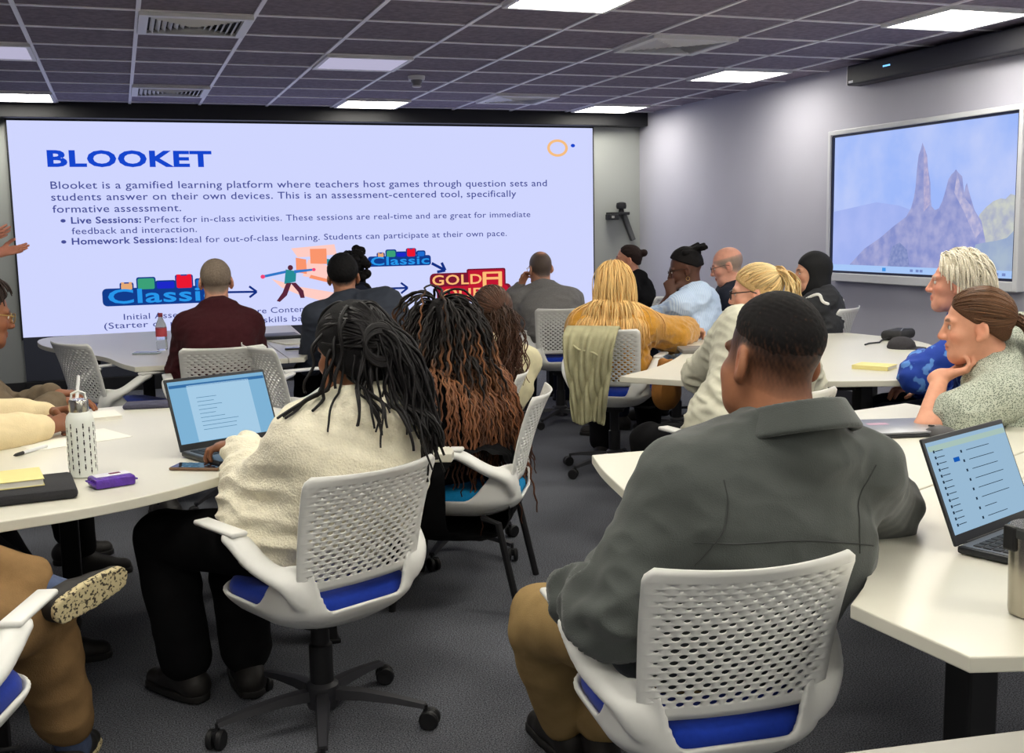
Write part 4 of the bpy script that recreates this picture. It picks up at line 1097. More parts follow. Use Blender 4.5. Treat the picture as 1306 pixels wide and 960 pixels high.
    def slick(s, U, tie, n1=10, lift=(1.03, 1.12), seed=0, jitter=.03):
        """strands lying on the head from each root to the tie direction (head space unit vector)"""
        r = np.random.default_rng(seed); tie = unit(tie); t = np.linspace(0, 1, n1)
        w_ = (1-t)[None, :, None]*U[:, None]+t[None, :, None]*(tie+r.normal(size=(len(U), 3))*jitter)[:, None]
        w_ /= np.linalg.norm(w_, axis=2, keepdims=True); lf = lift[0]+(lift[1]-lift[0])*t[None, :, None]*(.7+.6*r.random((len(U), 1, 1)))
        return s.H+((np.array([0, -.014, .034])+w_*np.array([.0755, .096, .086])*lf)*s.hs) @ s.Rh.T
    def glasses(s, m, r=.0016, w=.0245, h=.0185, y=.103, z=.004, rims=True):
        b = MB(); o_ = s.off()
        for sg in (-1, 1):
            pts = []
            for i in range(25):
                a = 2*PI*i/24; cx, cz = math.cos(a), math.sin(a); f = (abs(cx)**4+abs(cz)**4)**-.25
                pts.append(s.hp((sg*.0325+w*cx*f, y-.10*(w*cx*f*sg+.0)**1*.12, z+h*cz*f))-o_)
            b.tube(pts, r, 6)
            b.tube([s.hp((sg*.057, y-.004, z+.008))-o_, s.hp((sg*.074, .075, z+.010))-o_, s.hp((sg*.083, .01, z+.010))-o_, s.hp((sg*.083, -.018, z-.002))-o_], r*1.1, 6)
        b.tube([s.hp((-.010, y+.003, z+.004))-o_, s.hp((0, y+.006, z+.007))-o_, s.hp((.010, y+.003, z+.004))-o_], r, 6)
        return b.build('glasses', m, s.root, smooth=True)
    def seam(s, pts_dir, name, m, r=.0022, inset=.0006):
        """thin stitched line laid on the last garment: pts_dir = list of (origin, direction) rays"""
        V, F = s.last; bv = BVHTree.FromPolygons([Vector(v) for v in V.tolist()], [tuple(f) for f in F.tolist()])
        pts = []
        for o_, d in pts_dir:
            h = bv.ray_cast(Vector(o_), Vector(d))
            if h[0] is not None: pts.append(np.array(h[0])-np.array(h[1])*(-inset)-s.off())
        if len(pts) > 2: return MB().tube(pts, r, 6).build(name, m, s.root, smooth=True)
def unit_rows(A): return A/(np.linalg.norm(A, axis=-1, keepdims=True)+1e-9)
q_dbg = True
M_tan = mat('tan_cotton', (156, 130, 88), .9, noise=(20, .12), bump=(300, .3, .002), spec=.1)
M_blackcloth = mat('black_cloth', (17, 17, 19), .95, noise=(20, .2), bump=(300, .3, .002), spec=.1)
M_navycloth = mat('navy_cloth', (34, 38, 52), .95, noise=(20, .2), bump=(300, .3, .002), spec=.1)
M_shoe = mat('shoe_dark', (30, 27, 26), .6, noise=(40, .2)); M_sole = pattern_mat('sole_pale', 'noise', (60, 52, 40), (196, 182, 142), 120, lo=.40, hi=.47)
M_soleb = mat('sole_black', (22, 20, 20), .7)
M_gold = mat('wire_gold', (190, 160, 100), .3, 1.0); M_rim = mat('rim_dark', (30, 22, 22), .35)
def rv(n, sd, k): return np.random.default_rng(sd).normal(size=(n, 3))*k
def ponytail(p, tie, n, length, ramp, rad=.003, out=.5, spread_=.016, lift=1.13, name='ponytail', dirn=None, **k):
    st = p.scalp_pt(unit(np.array(tie, float))[None], lift)+rv(n, 3, spread_)*np.array([1, 1, .6])
    U = unit_rows(np.array(dirn if dirn is not None else tie, float)[None]+rv(n, 5, .22))
    P = p.fall(U, length, start=st, out=1.0, headoff=1.16, **k); return p.strands(P, rad, ramp, name=name, sides=4)
# ---- man in grey fleece, seen from behind in front
M_fleece = mat('grey_fleece', (76, 80, 78), .95, noise=(14, .10), bump=(420, .5, .002), sheen=.25, spec=.1)
M_seam = mat('seam_grey', (60, 62, 62), .9)
p = Person('man seen from behind in a charcoal grey fleece with short black faded hair', (1.115, 2.07), 4, (1.25, 1.93, 1.14), hyaw=5, hpitch=-3, hroll=5, syaw=-5, hs=1.08, flesh=1.0, ears=1.12, sh=.205, wd=1.16, bend=.045, skin=(156, 104, 76),
           arms=dict(L=dict(w=(.88, 2.13, .63), hint=(-.6, -.6, -.8), hd=(.5, .8, -.3), hn=(.4, 0, -1), pose='loose'), R=dict(w=(1.44, 2.20, .765), hint=(1, .25, -.5), hd=(-.3, .95, 0), hn=(0, 0, -1), pose='rest')),
           legs=dict(L=dict(a=(1.06, 2.62, .085), hint=(-.45, .5, .6), toe=(-.1, 1, 0)), R=dict(a=(1.12, 2.52, .085))), res=.011, face=.0038, hand=.006, scalp=((24, 20, 20), -.068, .058, .42, 9), belly=.03, neckx=1.12, stature=.97)
p.build_body()
p.top('fleece_jacket', M_fleece, off=.026, neck='collar', nh=.050, cR=(.096, .088), cd=-.022, hem=-.10, folds=.012, ffreq=40, seed=11, res=.0065, puff=.010)
v = Vol(p.N-.2, p.N+.2, .005); v.add(p_ring(p.N+p.up*.048-p.Rs[:, 1]*.008, unit(p.hp((0, -.02, -.05))-p.N), .112, .090, .050, .0075, sy=1.06, fwd=p.Rs[:, 1])); V, F = v.mesh(); new_mesh('collar', V-p.off(), F, M_fleece, p.root)
up, lat, fw, N = p.up, p.Rs[:, 0], p.Rs[:, 1], p.N
back = lambda u, q: (N+lat*u-up*q-fw*.6, fw)
p.seam([back(u, .165+.5*max(0, u+.02)**1.6) for u in np.linspace(-.19, .21, 50)], 'yoke_seam', M_seam, r=.0016)
for sg in (-1, 1): p.seam([back(sg*(.170-.02*math.sin(t*PI)), .03+.19*t) for t in np.linspace(0, 1, 20)], 'armhole_seam', M_seam, r=.0016)
p.trousers(M_tan, seed=5, off=.026, folds=.008, hi_t=.0)
p.shoes(M_shoe, M_soleb)
p.hair_cap((22, 20, 21), off=.0085, taper=(-.020, .060, .42), amp=.0012, freq=500, res=.0036, cvar=.35, front=.085, top=.005, blend=True)
# ---- woman in cream fleece with black locs
M_cream = mat('cream_fleece', (236, 229, 206), .95, noise=(40, .08), bump=(150, .7, .006), sheen=.3, spec=.1)
p = Person('woman from behind in a cream fleece top with long black locs, typing on a laptop', (.45, 3.13), 24, (.60, 3.05, 1.075), hyaw=28, hpitch=-10, hroll=4, syaw=20, hs=1.03, sh=.170, wd=1.10, bend=.03, skin=(134, 88, 62),
           arms=dict(L=dict(w=(.325, 3.37, .790), hint=(-.25, -.5, -.9), hd=(-.88, .42, -.16), hn=(0, 0, -1), pose='type'), R=dict(w=(.50, 3.48, .772), hint=(.9, .25, -.6), hd=(-.35, .9, -.1), pose='type')),
           legs=dict(L=dict(a=(.12, 3.38, .09), hint=(-.5, .5, .7), toe=(-.55, .8, 0)), R=dict(a=(.30, 3.36, .09), hint=(-.3, .7, .7), toe=(-.1, 1, 0))), face=.004, hand=.0045, hair_tint=(20, 18, 20))
p.build_body()
p.top('fleece_top', M_cream, off=.028, armoff=.018, neck='crew', hem=-.12, folds=.011, ffreq=38, seed=21, res=.0075, puff=.022, cuff=False)
p.trousers(M_blackcloth, seed=6, off=.022, flare=.015, hi_t=.0); p.shoes(M_shoe, M_soleb)
blk = [(0, (20, 18, 20)), (1, (24, 22, 24))]
p.hair_cap((18, 17, 19), off=.022, k0=-.085, slope=1.02, amp=.004, freq=140, top=.008)
U = p.roots(210, 1, low=-.05, front=.05); tie = (.12, -1, -.02); P1 = p.slick(U, tie, 14, (1.22, 1.36), 2, .16)
U2 = unit_rows(np.array([.5, -1, -.5])+rv(210, 8, .30)); P2 = p.fall(U2, .20+.15*np.random.default_rng(4).random(210), start=P1[:, -1], steps=24, out=.5, wave=.008, wf=1.8, bodyoff=.040, headoff=1.25, spread=1.1, seed=3, side=.4)
p.strands(np.concatenate([P1, P2[:, 1:]], 1), .0044, blk, name='locs', seed=6, taper=.75)
U = p.roots(70, 12, low=-.085, front=-.03); P = p.fall(U, .22+.10*np.random.default_rng(5).random(70), steps=28, out=.2, hor=.25, wave=.008, wf=1.6, bodyoff=.040, headoff=1.2, spread=1.2, seed=9, side=.12)
p.strands(P, .0046, blk, name='locs', seed=7, taper=.75)
p.strands(np.stack([np.array([p.hp((-.02+.10*math.cos(a)*.55, -.150, .01+.045*math.sin(a)+.004*i)) for a in np.linspace(0, 2*PI, 20)]) for i in range(-3, 4)]), .005, blk, name='loc_wrap', seed=2, taper=1)
# ---- woman with auburn locs in black
p = Person('woman from behind in black with very long black to auburn locs', (1.08, 4.03), 40, (1.165, 4.13, 1.015), hyaw=16, hpitch=-6, syaw=16, hs=1.02, sh=.17, wd=1.05, skin=(120, 78, 56), hair_tint=(20, 18, 20),
           arms=dict(L=dict(w=(.86, 4.15, .76), hint=(-.8, -.4, -.5)), R=dict(w=(1.2, 4.38, .70), hint=(.7, -.3, -.7))), legs=dict(L=dict(a=(.80, 4.25, .085)), R=dict(a=(1.0, 4.45, .085))))
p.build_body(); p.top('black_coat', M_blackcloth, off=.03, hem=-.16, neck='crew', folds=.010, seed=31, puff=.015, extra=lambda v: v.add(p_box(np.array((1.22, 4.0, .44))+rotm(62) @ np.array((0, .04, 0)), (.290, .228, .165), rotm(62), rad=.08), .06))
p.trousers(M_blackcloth, off=.045, flare=.05, hi_t=.0, folds=.01); p.shoes(mat('boot_brown', (86, 42, 28), .5), M_soleb)
p.hair_cap((20, 18, 19), off=.018, k0=-.09, slope=1.0, amp=.003)
om = [(0, (22, 19, 20)), (.34, (28, 21, 19)), (.46, (124, 82, 54)), (.72, (108, 66, 42)), (1, (58, 36, 28))]
U = p.roots(320, 4, low=-.06, front=.0); L_ = .56+.10*np.random.default_rng(6).random(320)
P = p.fall(U, L_, steps=40, out=.5, wave=.006, wf=11, bodyoff=.05, headoff=1.22, spread=1.3, seed=2, back=.1, hor=.35)
p.strands(P, .0047, om, name='locs', seed=8, taper=.6, var=.3)
# ---- woman with brown ponytail in cream
M_ctop = mat('cream_top', (214, 206, 170), .9, noise=(30, .08), bump=(250, .3, .002))
p = Person('woman from behind with a wavy brown ponytail and cream top', (1.42, 4.63), 34, (1.555, 4.66, 1.04), hyaw=2, syaw=10, hs=1.0, sh=.165, wd=.98, skin=(216, 168, 140), hair_tint=(60, 40, 30), arms=dict(L=dict(w=(1.1, 4.9, .70)), R=dict(w=(1.35, 5.0, .68))))
p.build_body(); p.top('cream_blouse', M_ctop, seed=41); p.trousers(M_navycloth, hi_t=.02); p.shoes(M_shoe, M_soleb)
p.hair_cap((58, 40, 30), off=.010, k0=-.08, amp=.002, freq=120, stretch=(1, .5, .5))
br = [(0, (58, 40, 30)), (.6, (84, 56, 42)), (1, (78, 50, 40))]
U = p.roots(220, 5); p.strands(p.slick(U, (.05, -.95, -.10), 12, (1.13, 1.20), 2), .0030, br, sides=4)
ponytail(p, (.05, -.95, -.12), 170, .30, br, wave=.012, wf=3, spread_=.020, bodyoff=.03)
MB().tube([p.N+p.Rs[:, 0]*-.13-p.Rs[:, 1]*.10+p.up*.0-p.off(), p.N+p.Rs[:, 0]*-.10-p.Rs[:, 1]*.135-p.up*.12-p.off(), p.N+p.Rs[:, 0]*-.02-p.Rs[:, 1]*.150-p.up*.28-p.off()], .012, 8).build('bag_strap', M_blackcloth, p.root, smooth=True)
# ---- man in maroon sweater
M_maroon = mat('maroon_knit', (62, 30, 34), .95, noise=(60, .12), bump=(500, .4, .002), sheen=.03, spec=.05)
p = Person('grey haired man from behind in a dark maroon sweater', (.46, 5.94), 0, (.482, 6.12, 1.165), hyaw=-3, hpitch=-6, syaw=0, hs=1.02, sh=.155, wd=1.0, belly=.05, skin=(208, 150, 124), scalp=((126, 110, 96), -.075, -.045, .75, 9), bald=((0, -.1, 1), .75), hipz=.60,
           arms=dict(L=dict(w=(.36, 6.34, .77), hint=(-.35, -.2, -.9)), R=dict(w=(.60, 6.34, .77), hint=(.35, -.2, -.9))), legs=dict(L=dict(a=(.16, 5.66, .085), hint=(-.3, 1, .6), toe=(-.4, .9, 0)), R=dict(a=(.62, 6.30, .085))))
p.build_body(); p.top('maroon_sweater', M_maroon, off=.022, seed=51, hem=-.14, folds=.009); p.trousers(M_navycloth, hi_t=.0); p.shoes(M_shoe, M_soleb)
p.hair_cap((132, 118, 104), off=.004, taper=(-.085, -.03, .75), amp=.001, freq=500, cvar=.3, top=-.002)
# ---- man in navy jacket
M_navyj = mat('navy_jacket', (44, 50, 62), .85, noise=(16, .1), bump=(260, .3, .002))
p = Person('black haired man from behind in a dark navy jacket with white lanyard', (1.46, 6.12), 8, (1.225, 6.38, 1.155), hyaw=-12, hpitch=-8, hroll=-3, syaw=-8, hs=1.05, sh=.20, wd=1.15, bend=.06, skin=(170, 118, 90), hipz=.60, hair_tint=(20, 18, 18), scalp=((22, 20, 20), -.06, -.03, .8, 9),
           arms=dict(L=dict(w=(1.08, 6.62, .77), hint=(-.2, -.1, -.9)), R=dict(w=(1.50, 6.68, .70), hint=(.9, -.4, -.5))))
p.build_body(); p.top('navy_jacket', M_navyj, off=.024, neck='collar', nh=.035, seed=61, folds=.011); p.trousers(M_navycloth, hi_t=.0); p.shoes(M_shoe, M_soleb)
p.hair_cap((20, 19, 20), off=.012, taper=(-.075, -.0, .75), amp=.0015, freq=260, top=.006)
v = Vol(p.N-.13, p.N+.13, .004); v.add(p_ring(p.N+p.up*.016, p.up+p.Rs[:, 1]*.15, .083, .080, .010, .0035, sy=1.08, fwd=p.Rs[:, 1])); V, F = v.mesh(); new_mesh('lanyard', V-p.off(), F, mat('lanyard_white', (220, 222, 226), .6), p.root)
# ---- person with black curls behind the navy jacket
p = Person('person with black curly ponytail half hidden behind the navy jacket', (1.56, 7.20), 60, (1.415, 7.18, 1.165), hyaw=20, hs=1.0, sh=.165, skin=(110, 72, 52), hipz=.60, hair_tint=(18, 16, 16))
p.build_body(); p.top('dark_top', M_navycloth, seed=71); p.trousers(M_blackcloth, hi_t=.02); p.shoes(M_shoe, M_soleb)
def puff(v):
    for i in range(26):
        c = p.hp((.01+.03*random.gauss(0, 1), -.085+.03*random.gauss(0, 1), .06+.055*random.gauss(0, 1))); v.add(p_ell(c, (.030, .030, .030)), .01)
    for i in range(12): v.add(p_ell(p.hp((.04+.02*random.gauss(0, 1), -.08+.02*random.gauss(0, 1), -.02-.012*i)), (.024, .024, .024)), .01)
p.hair_cap((18, 16, 17), off=.012, k0=-.07, amp=.006, freq=190, extra=puff)
# ---- man in grey hoodie
M_hood = mat('grey_marl', (122, 120, 118), .95, noise=(160, .18), bump=(300, .3, .002))
p = Person('balding man from behind in a grey hoodie, hand at his chin', (2.97, 7.40), -10, (2.935, 7.62, 1.12), hyaw=2, hpitch=-6, hroll=-4, syaw=-14, hs=1.05, sh=.20, wd=1.14, bend=.07, skin=(206, 150, 122), hipz=.60, scalp=((98, 84, 76), -.07, -.045, .8, 9), bald=((0, -.45, .9), .55),
           arms=dict(L=dict(w=(2.82, 7.74, .98), hint=(-.7, .3, -.9), hd=(.35, -.05, .9), hn=(.5, -.8, 0), pose='loose'), R=dict(w=(3.05, 7.95, .77), hint=(.8, .1, -.6))))
p.build_body(); p.top('grey_hoodie', M_hood, off=.026, neck='hood', seed=81, folds=.014, ffreq=45); p.trousers(M_navycloth, hi_t=.0); p.shoes(M_shoe, M_soleb)
p.glasses(M_gold)
# ---- blonde woman in mustard
M_must = mat('mustard_knit', (196, 140, 46), .95, noise=(50, .12), bump=(180, .6, .004), sheen=.4, spec=.1)
p = Person('woman from behind with long straight blonde hair and mustard sweater', (2.665, 5.76), -38, (2.69, 5.80, 1.09), hyaw=-20, hpitch=-4, syaw=-32, hs=1.02, sh=.172, wd=1.08, skin=(222, 170, 142), hipz=.60, hair_tint=(190, 150, 95),
           arms=dict(L=dict(w=(2.80, 6.10, .74), hint=(-.2, .3, -.9)), R=dict(w=(3.26, 5.93, .79), hint=(.3, -.5, -.8), hd=(.85, .25, -.1), pose='loose')), legs=dict(L=dict(a=(2.70, 6.02, .085)), R=dict(a=(3.10, 6.16, .085))))
p.build_body(); p.top('mustard_sweater', M_must, off=.034, seed=91, folds=.010, puff=.024, hem=-.16); p.trousers(M_blackcloth, hi_t=.0, off=.03); p.shoes(M_shoe, M_soleb)
bl = [(0, (214, 174, 112)), (.5, (226, 190, 128)), (1, (206, 158, 96))]
p.hair_cap((214, 174, 114), off=.010, k0=-.09, amp=.002, freq=120, stretch=(1, .4, .4))
U = p.roots(480, 6, low=-.06, front=.005); P = p.fall(U, .44, steps=26, out=.0, hor=.12, tuck=.25, bodyoff=.030, headoff=1.08, seed=7, back=.1, wave=.003, wf=2)
p.strands(P, .0042, bl, sides=4, var=.14)
# ---- man with hair bun in black t-shirt
p = Person('man with a dark hair bun and black t-shirt by the far corner', (3.95, 8.15), 55, (3.855, 8.04, 1.15), hyaw=62, hs=1.0, sh=.18, skin=(206, 146, 120), hipz=.60, hair_tint=(40, 28, 24), syaw=48, arms=dict(L=dict(w=(3.62, 8.1, .78)), R=dict(w=(3.75, 8.4, .76))))
p.build_body(); p.top('black_tshirt', M_blackcloth, sleeve='short', seed=101); p.trousers(M_navycloth); p.shoes(M_shoe, M_soleb)
p.hair_cap((40, 28, 25), off=.006, k0=-.04, slope=.8, extra=lambda v: v.add(p_ell(p.hp((0, -.125, .055)), (.032, .032, .03)), .015), front=.06)
# ---- person in pale blue shirt
M_blue_shirt = pattern_mat('blue_stripe_shirt', 'wave', (176, 200, 232), (206, 222, 242), 26, lo=.3, hi=.7)
p = Person('person in a pale blue striped shirt, glasses and tied up black hair, hand to mouth', (3.50, 6.53), 45, (3.41, 6.27, 1.135), hyaw=62, hpitch=-14, syaw=38, hs=1.04, sh=.19, wd=1.08, bend=.05, skin=(84, 54, 42), lip=(96, 56, 50), hipz=.60, hair_tint=(16, 14, 14),
           arms=dict(L=dict(w=(3.30, 6.25, .985), hint=(-.1, -.2, -1), hd=(-.05, .30, .9), hn=(.5, .6, .1), pose='fist'), R=dict(w=(3.30, 6.30, .78), hint=(.5, .5, -.6), pose='grip')))
p.build_body(); p.top('striped_shirt', M_blue_shirt, off=.026, sleeve='half', neck='collar', nh=.035, seed=111, folds=.012); p.trousers(M_navycloth); p.shoes(M_shoe, M_soleb)
def tuft(v):
    for i in range(16): v.add(p_cone(p.hp((.03*random.gauss(0, 1), -.02, .11)), p.hp((.03*random.gauss(0, 1), -.13+.02*random.gauss(0, 1), .105+.02*random.gauss(0, 1))), .016, .012), .006)
p.hair_cap((18, 16, 17), off=.012, k0=-.0, slope=.62, amp=.003, extra=tuft, top=.012)
p.glasses(M_rim)
MB().tube([p.hp((-.088, -.006, -.040))-p.off()+np.array([math.cos(a)*.012*p.Rh[0, 1], math.cos(a)*.012*p.Rh[1, 1], -.012+.012*math.sin(a)]) for a in np.linspace(0, 2*PI, 13)], .0014, 5).build('earring', M_gold, p.root)
# ---- bald man in navy
p = Person('bald man with glasses, grey stubble and navy shirt looking down', (4.0, 6.93), 42, (3.93, 6.63, 1.135), hyaw=60, hpitch=-16, hs=1.06, sh=.185, wd=1.1, skin=(222, 160, 136), hipz=.60, scalp=((150, 132, 120), -.075, -.04, .7, .045), brow=(120, 90, 70))
p.build_body(); p.top('navy_shirt', mat('navy_shirt', (26, 30, 44), .9, noise=(40, .15)), neck='collar', nh=.03, seed=121); p.trousers(M_navycloth); p.shoes(M_shoe, M_soleb)
p.glasses(M_rim)
# ---- blonde ponytail woman in pale grey
M_pale = mat('pale_grey_knit', (204, 202, 184), .95, noise=(40, .06), bump=(350, .4, .002), spec=.1)
p = Person('blonde woman with ponytail and dark glasses in a pale grey sweater', (2.29, 3.76), 8, (2.555, 4.08, 1.125), hyaw=54, hpitch=-6, hroll=0, syaw=2, hs=.97, sh=.172, wd=1.10, bend=.06, skin=(222, 164, 140), hair_tint=(170, 130, 84),
           arms=dict(L=dict(w=(2.55, 4.42, .765), hint=(-.8, -.2, -.5), hd=(.6, .7, -.1)), R=dict(w=(2.78, 4.36, .765), hint=(.6, -.1, -.8))))
p.build_body(); p.top('pale_sweater', M_pale, off=.028, seed=131, folds=.014, puff=.012, hem=-.16); p.trousers(M_blackcloth, hi_t=.0); p.shoes(M_shoe, M_soleb)
bd = [(0, (186, 152, 102)), (.4, (224, 196, 142)), (1, (232, 206, 156))]
p.hair_cap((196, 162, 112), off=.008, k0=-.06, slope=.85, amp=.002, freq=120, stretch=(1, .5, .5))
U = p.roots(300, 9, front=.07); p.strands(p.slick(U, (.0, -.85, .42), 12, (1.10, 1.20), 2), .0030, bd, sides=4)
ponytail(p, (.0, -.85, .45), 220, .20, bd, spread_=.015, dirn=(0, -1, -.2), wave=.006, wf=2, bodyoff=.03, rad=.0034)
p.glasses(M_rim, r=.0022)
# ---- woman in black headscarf
M_hij = mat('black_scarf', (14, 14, 17), .85, noise=(20, .2), bump=(200, .3, .002))
p = Person('woman in a black headscarf and dark jacket with white beaded shoulder trim', (4.35, 6.28), 48, (4.25, 6.11, 1.095), hyaw=68, hpitch=-4, syaw=40, hs=1.03, sh=.175, wd=1.05, skin=(206, 152, 124), hipz=.60, hair_tint=(30, 22, 20), brow=(40, 28, 24))
p.build_body(); M_dj = mat('charcoal_jacket', (42, 43, 46), .9, noise=(30, .12), bump=(300, .3, .002))
p.top('charcoal_jacket', M_dj, off=.03, seed=141, folds=.014, puff=.02); p.trousers(M_blackcloth, hi_t=.0); p.shoes(M_shoe, M_soleb)
h, R, hs = p.H, p.Rh, p.hs; v = Vol(h-.34, h+.30, .0055)
v.add(p_ell(p.hp((0, -.024, .034)), np.array((.092, .108, .102))*hs, R)); v.add(p_ell(p.hp((0, -.02, -.06)), np.array((.082, .085, .10))*hs, R), .05); v.add(p_cone(p.hp((0, -.02, -.10)), p.N-p.up*.05, .085, .115), .05)
v.sub(p_ell(p.hp((0, .13, -.016)), np.array((.25, .106, .092))*hs, R), .012)
V, F = v.mesh(); N_ = vnormals(V, F); V = V+N_*(.004*(1-2*np.abs(wob(V, 34, 9, 6, (1, 1, .6)))))[:, None]; new_mesh('headscarf', V-p.off(), F, M_hij, p.root)
for sg in (-1, 1):
    S, E = p.S['L' if sg < 0 else 'R'], p.arm['L' if sg < 0 else 'R'][1]
    bm_ = MB()
    for t in np.linspace(0, 1, 30):
        a = 2.5*t-1.2; c = S+unit(E-S)*(-.02+.02*math.sin(t*9))+(p.up*math.cos(a)*1.0+p.Rs[:, 1]*math.sin(a))*.092+p.Rs[:, 0]*sg*.02
        bm_.lathe([(.004, -.009), (.010, -.004), (.010, .004), (.004, .009)], c=c-p.off(), n=8)
    bm_.build('beaded_trim', mat('bead_white', (236, 234, 228), .4), p.root, smooth=True)
# ---- white haired person in blue
M_flor = pattern_mat('blue_floral', 'noise', (26, 62, 158), (92, 142, 216), 17, lo=.56, hi=.60)
p = Person('white haired person in a bright blue floral shirt looking left', (3.76, 4.03), 56, (3.535, 3.985, 1.135), hyaw=50, hpitch=2, syaw=50, hs=1.06, sh=.175, wd=1.08, bend=.05, skin=(216, 152, 128), brow=(190, 170, 150), face=.004,
           arms=dict(L=dict(w=(3.46, 4.10, .79), hint=(-1, .1, -.6)), R=dict(w=(3.52, 4.22, .64))))
p.build_body(); p.top('floral_shirt', M_flor, off=.026, neck='collar', nh=.03, seed=151, folds=.012); p.trousers(M_navycloth); p.shoes(M_shoe, M_soleb)
wh = [(0, (236, 230, 214)), (1, (226, 216, 194))]
p.hair_cap((228, 220, 200), off=.020, k0=-.062, slope=.80, amp=.003, freq=90, stretch=(1, .4, .6), top=.004, front=.070)
U = p.roots(420, 10, low=-.03, front=.02); P = p.fall(U, .10, steps=14, out=.2, hor=.3, back=.15, headoff=1.24, seed=5, bodyoff=.01); p.strands(P, .0032, wh, sides=4, var=.06, m=M_hairm)
# ---- man with long brown ponytail
M_polo = pattern_mat('green_texture_polo', 'voronoi', (88, 98, 88), (186, 192, 176), 210, lo=.25, hi=.55)
p = Person('man with a long brown ponytail in a textured green polo, chin on his hand', (3.20, 3.22), 62, (2.815, 3.065, 1.05), hyaw=52, hpitch=-4, hroll=-3, syaw=50, hs=1.08, sh=.19, wd=1.12, bend=.07, skin=(214, 154, 126), hair_tint=(84, 58, 40), face=.0036, hand=.0042,
           arms=dict(L=dict(w=(2.70, 3.10, .875), hint=(-1, .45, -.40), hd=(.70, -.52, .25), hn=(-.1, .3, .9), pose='loose'), R=dict(w=(2.98, 3.40, .63), hint=(.2, .9, -.5))))
p.build_body(); p.top('green_polo', M_polo, off=.026, sleeve='short', sl=.55, neck='collar', nh=.03, seed=161, folds=.012, res=.007, puff=.012); p.trousers(M_navycloth); p.shoes(M_shoe, M_soleb)
bn = [(0, (84, 58, 40)), (.5, (100, 70, 48)), (1, (92, 62, 42))]
p.hair_cap((84, 58, 41), off=.007, k0=-.05, slope=.80, amp=.002, freq=110, stretch=(1, .4, .4), res=.004, front=.072)
U = p.roots(460, 11, front=.062, low=-.04, slope=.85); p.strands(p.slick(U, (0, -.93, -.18), 14, (1.09, 1.15), 2), .0024, bn, sides=4)
ponytail(p, (0, -.93, -.20), 170, .36, bn, spread_=.012, wave=.004, wf=2, bodyoff=.03, rad=.0028)
# ---- people at the left table
p = Person('person in glasses and taupe cardigan at the far end of the left table', (-.70, 4.83), -76, (-.525, 4.79, 1.115), hyaw=-72, hpitch=-10, syaw=-76, hs=1.04, sh=.168, wd=1.0, bend=.05, skin=(140, 90, 64), lip=(130, 70, 62), hair_tint=(34, 24, 22), face=.0042,
           arms=dict(L=dict(w=(-.30, 4.88, .775), hint=(-.2, .6, -.6), hd=(.9, -.2, 0), pose='loose'), R=dict(w=(-.275, 4.68, .768), hint=(-.2, -.7, -.5), hd=(.95, .1, 0), pose='rest')))
p.build_body(); p.top('taupe_cardigan', mat('taupe_knit', (104, 90, 72), .95, noise=(40, .1), bump=(260, .4, .003)), off=.026, seed=171, folds=.012); p.trousers(M_blackcloth); p.shoes(M_shoe, M_soleb)
p.hair_cap((34, 25, 23), off=.020, k0=-.05, slope=.9, amp=.004, freq=150)
U = p.roots(170, 13, low=.02, front=.085); P = p.fall(U, .09, steps=12, out=.2, hor=.3, back=-.25, headoff=1.24, seed=4, bodyoff=.01); p.strands(P, .0042, [(0, (30, 22, 21)), (1, (60, 44, 40))], sides=4)
p.glasses(M_gold, r=.002)
v = Vol(p.N-.2, p.N+.2, .005); fnl = p.torso(.018, .10)
o_ = p.off(); nk = lambda a, b, c: p.N+p.Rs[:, 0]*a+p.Rs[:, 1]*b-p.up*c-o_
ll = MB(); ll.tube([nk(-.07, -.03, -.01), nk(-.075, .05, .03), nk(-.05, .125, .12), nk(.0, .158, .28)], .006, 6); ll.tube([nk(.07, -.03, -.01), nk(.075, .05, .03), nk(.05, .125, .12), nk(.0, .158, .28)], .006, 6)
ll = ll.build('lanyard', mat('lanyard_black', (30, 30, 34), .7), p.root, smooth=True)
MB().box(nk(.03, .168, .30), (.045, .012, .06), rot=Matrix(p.Rs.tolist()), bev=.004).build('blue_badge', mat('badge_blue', (50, 140, 220), .4), ll)
M_csl = mat('cream_sleeve', (224, 206, 166), .95, noise=(30, .06), bump=(240, .4, .003), spec=.1)
p = Person('person in cream long sleeves leaning in from the left edge, hands together over papers', (-.98, 3.95), -82, (-.80, 4.02, 1.08), hyaw=-60, syaw=-78, hs=1.0, sh=.17, skin=(126, 80, 56), hair_tint=(26, 20, 20), hand=.0042,
           arms=dict(L=dict(w=(-.285, 4.30, .778), hint=(-.3, .7, -.6), hd=(.95, -.25, .12), hn=(0, -.5, -.9), pose='grip'), R=dict(w=(-.285, 4.10, .762), hint=(-.3, -.7, -.5), hd=(.85, .5, .12), hn=(-.3, .5, -.8), pose='grip')), legs=dict(L=dict(a=(-.40, 4.15, .085)), R=dict(a=(-.30, 3.85, .085))))
p.build_body(); p.top('cream_jumper', M_csl, off=.024, seed=181, puff=.01); p.trousers(mat('black_pinstripe', (22, 22, 26), .9), off=.05, flare=.04); p.shoes(M_shoe, M_soleb); p.hair_cap((24, 20, 20), off=.014, k0=-.07)
